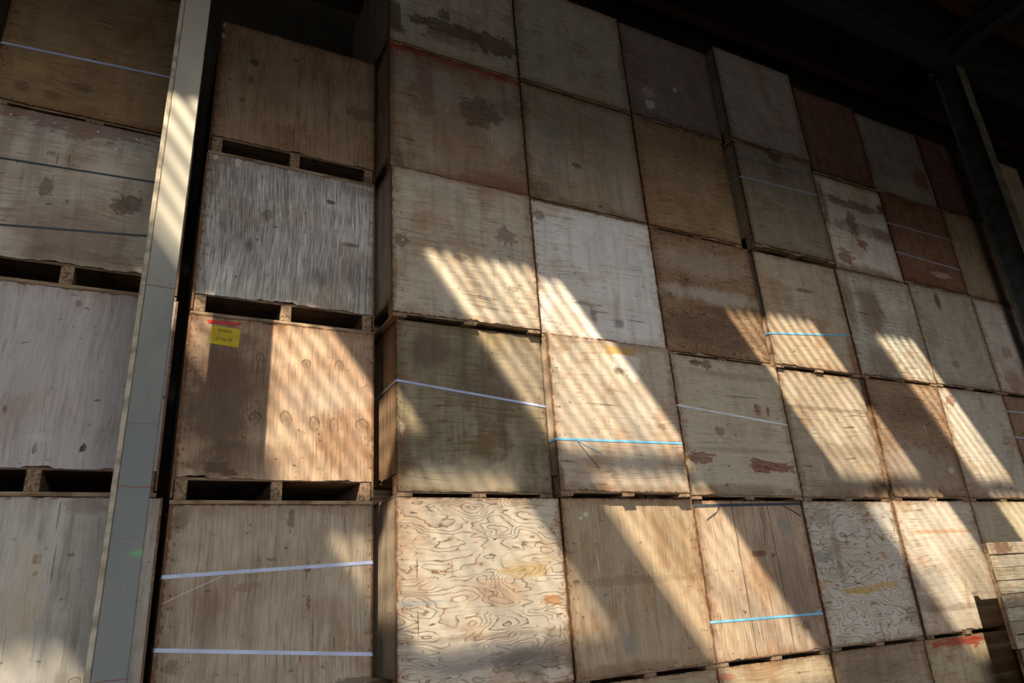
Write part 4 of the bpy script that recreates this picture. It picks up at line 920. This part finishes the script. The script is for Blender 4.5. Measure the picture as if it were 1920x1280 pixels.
# paper tag and red tape on the knotty crate
b3 = roots['B3']; bp = b3.location
def on_b3(pts, name, mat, off, parent, th=.0008):
    V = [(x - bp.x, -0.6 - off, z - bp.z) for x, z in pts] + [(x - bp.x, -0.6 - off + th, z - bp.z) for x, z in pts]
    n = len(pts)
    F = [tuple(range(n)), tuple(range(2 * n - 1, n - 1, -1))] + [((i + 1) % n, i, n + i, n + (i + 1) % n) for i in range(n)]
    return mesh_obj(name, V, F, mat, parent)
TL, TR, BR_, BL_ = TAGQ
paper = on_b3([BL_, BR_, TR, TL], 'paper_tag', M['yellow'], .0014, b3); paper['label'] = 'yellow handwritten paper tag'
tape = on_b3(TAPE, 'red_tape', M['redtape'], .0034, b3); tape['label'] = 'torn strip of red tape above the tag'
def pen(strokes, o, ex, ey, w, h, lw, name='writing'):
    """strokes in a unit frame of the tag -> thin ink ribbons"""
    mb = MB()
    for st in strokes:
        for (a, b), (c, d) in zip(st, st[1:]):
            p = Vector((TL[0] + (TR[0] - TL[0]) * a + (BL_[0] - TL[0]) * b, TL[1] + (TR[1] - TL[1]) * a + (BL_[1] - TL[1]) * b))
            q = Vector((TL[0] + (TR[0] - TL[0]) * c + (BL_[0] - TL[0]) * d, TL[1] + (TR[1] - TL[1]) * c + (BL_[1] - TL[1]) * d))
            e = (q - p)
            if e.length < 1e-6: continue
            e.normalize(); p -= e * lw * .3; q += e * lw * .3; nn = Vector((-e.y, e.x)) * lw / 2
            vs = [(k.x - bp.x, -0.6 - .0020, k.y - bp.z) for k in (p - nn, q - nn, q + nn, p + nn)]
            vs += [(x, y + .0004, z) for x, y, z in vs]
            mb.add(vs, [(0, 1, 2, 3), (7, 6, 5, 4), (1, 0, 4, 5), (2, 1, 5, 6), (3, 2, 6, 7), (0, 3, 7, 4)])
    return mb.obj(name, M['ink'], paper)
GL = {'E': [[(1, 0), (0, 0), (0, 1), (1, 1)], [(0, .5), (.8, .5)]], 'S': [[(1, 0), (.2, 0), (0, .25), (.9, .6), (.9, .9), (0, 1)]],
      '7': [[(0, 0), (1, 0), (.35, 1)]], '8': [[(.5, .45), (.1, .2), (.5, 0), (.9, .2), (.5, .45), (.05, .75), (.5, 1), (.95, .75), (.5, .45)]],
      '9': [[(.9, .3), (.5, .5), (.1, .25), (.5, 0), (.9, .3), (.6, 1)]], '6': [[(.8, 0), (.1, .6), (.5, 1), (.9, .7), (.5, .45), (.1, .7)]],
      '3': [[(.1, 0), (.9, .1), (.4, .45), (.9, .75), (.1, 1)]], '2': [[(.1, .2), (.5, 0), (.9, .25), (0, 1), (1, 1)]],
      '0': [[(.5, 0), (.1, .4), (.3, 1), (.8, .8), (.8, .2), (.5, 0)]], '5': [[(1, 0), (.2, 0), (.1, .45), (.8, .55), (.8, .9), (0, 1)]],
      '.': [[(.4, .9), (.55, 1)]]}
def line(txt, a, b, cw, ch, gap):
    out = []
    for ch_ in txt:
        for st in GL[ch_]:
            out.append([(a + x * cw * (.4 if ch_ == '.' else 1), b + y * ch) for x, y in st])
        a += (cw * .4 if ch_ == '.' else cw) + gap
    return out
pen(line('ES78963', .24, .17, .052, .14, .018) + line('29.06.25', .20, .62, .058, .15, .022), 0, 0, 0, 0, 0, .0030)
pen([[(.06, y), (.94, y)] for y in (.42, .50, .58)] + [[(.06, y), (.18, y)] for y in (.15, .25, .34, .68, .76, .84)], 0, 0, 0, 0, 0, .0010, 'ruling')

# nails with shiny heads on the two-piece crate
a4 = roots['A4']; ap = a4.location
for (nx, nz) in NAILS:
    mb = MB(); V = []; n = 8
    V = [(nx - ap.x + .007 * math.cos(6.283 * i / n), -.6 - .0005, nz - ap.z + .007 * math.sin(6.283 * i / n)) for i in range(n)]
    V += [(nx - ap.x + .005 * math.cos(6.283 * i / n), -.6 - .003, nz - ap.z + .005 * math.sin(6.283 * i / n)) for i in range(n)]
    F = [tuple(range(n, 2 * n))[::1]] + [(i, (i + 1) % n, n + (i + 1) % n, n + i) for i in range(n)]
    mb.add(V, F).obj('nail', M['staple'], a4)

# slatted wooden hurdles standing on each other in front, lower right
def slat_panel(x0, yf, z0, W, H, n, label, mats):
    root = empty('slatted_panel', (x0 + W / 2, yf + .03, z0)); tag(root, label, 'wooden panel', 'slatted panels at the lower right')
    hw = W / 2; bh = H / n; rnd = random.Random(5 + n)
    for i in range(n):
        a = i * bh + rnd.uniform(.001, .006); b_ = (i + 1) * bh - rnd.uniform(.001, .006)
        j = rnd.uniform(-.012, .006)
        MB().box(-hw + j, hw - j, -.03, -.010, a, b_, b=.003).obj('slat', mats[(n - 1 - i) % len(mats)], root)
    for cx in (-hw + .04, 0, hw - .04):
        MB().box(cx - .036, cx + .036, -.0095, .03, .0, H - .012, b=.004).obj('batten', M['raw'], root)
    return root
PM = [plywood('old_plank_%d' % i, mul(b, 1.25), mul(a, 1.25), 'h', fine=.5, streak=.15, edge=0, cracks=.6, nails=0, seed=300 + i, W=1.2, H=9)
      for i, (b, a) in enumerate([((.34, .30, .23), (.42, .38, .30)), ((.30, .27, .20), (.38, .34, .27)), ((.24, .19, .14), (.32, .27, .20))])]
mtop = plywood('old_plank_peeled', (.46, .38, .28), (.56, .50, .40), 'h', fine=.4, streak=.2, edge=0, nails=0, seed=310, W=1.2, H=9, marks=[(-.38, .82, .12, .05, 'rust', .8, 'peel')])
slat_panel(SLX, SLY, 1.075, 1.15, .872, 8, 'old slatted wooden panel of eight boards at the right edge', [mtop, PM[0], PM[1], PM[1], PM[2], PM[0], PM[2], PM[1]])
slat_panel(SLX + .05, SLY, 0, 1.12, 1.073, 9, 'dark slatted panel under the eight-board one, bottom right corner', [PM[2]])

# loose ends of strapping and string
for key, pts, mt, w, lab in TAILS:
    o = roots[key]; mb = MB()
    P_ = [Vector((x - o.location.x, yy, z - o.location.z)) for x, yy, z in pts]
    for p, q_ in zip(P_, P_[1:]):
        d = (q_ - p).normalized()
        mb.bar(p - d * w * .3, q_ + d * w * .3, w, .0012, up=(0, 1, 0))
    t = mb.obj('strap_tail', M[mt], o); t['label'] = lab
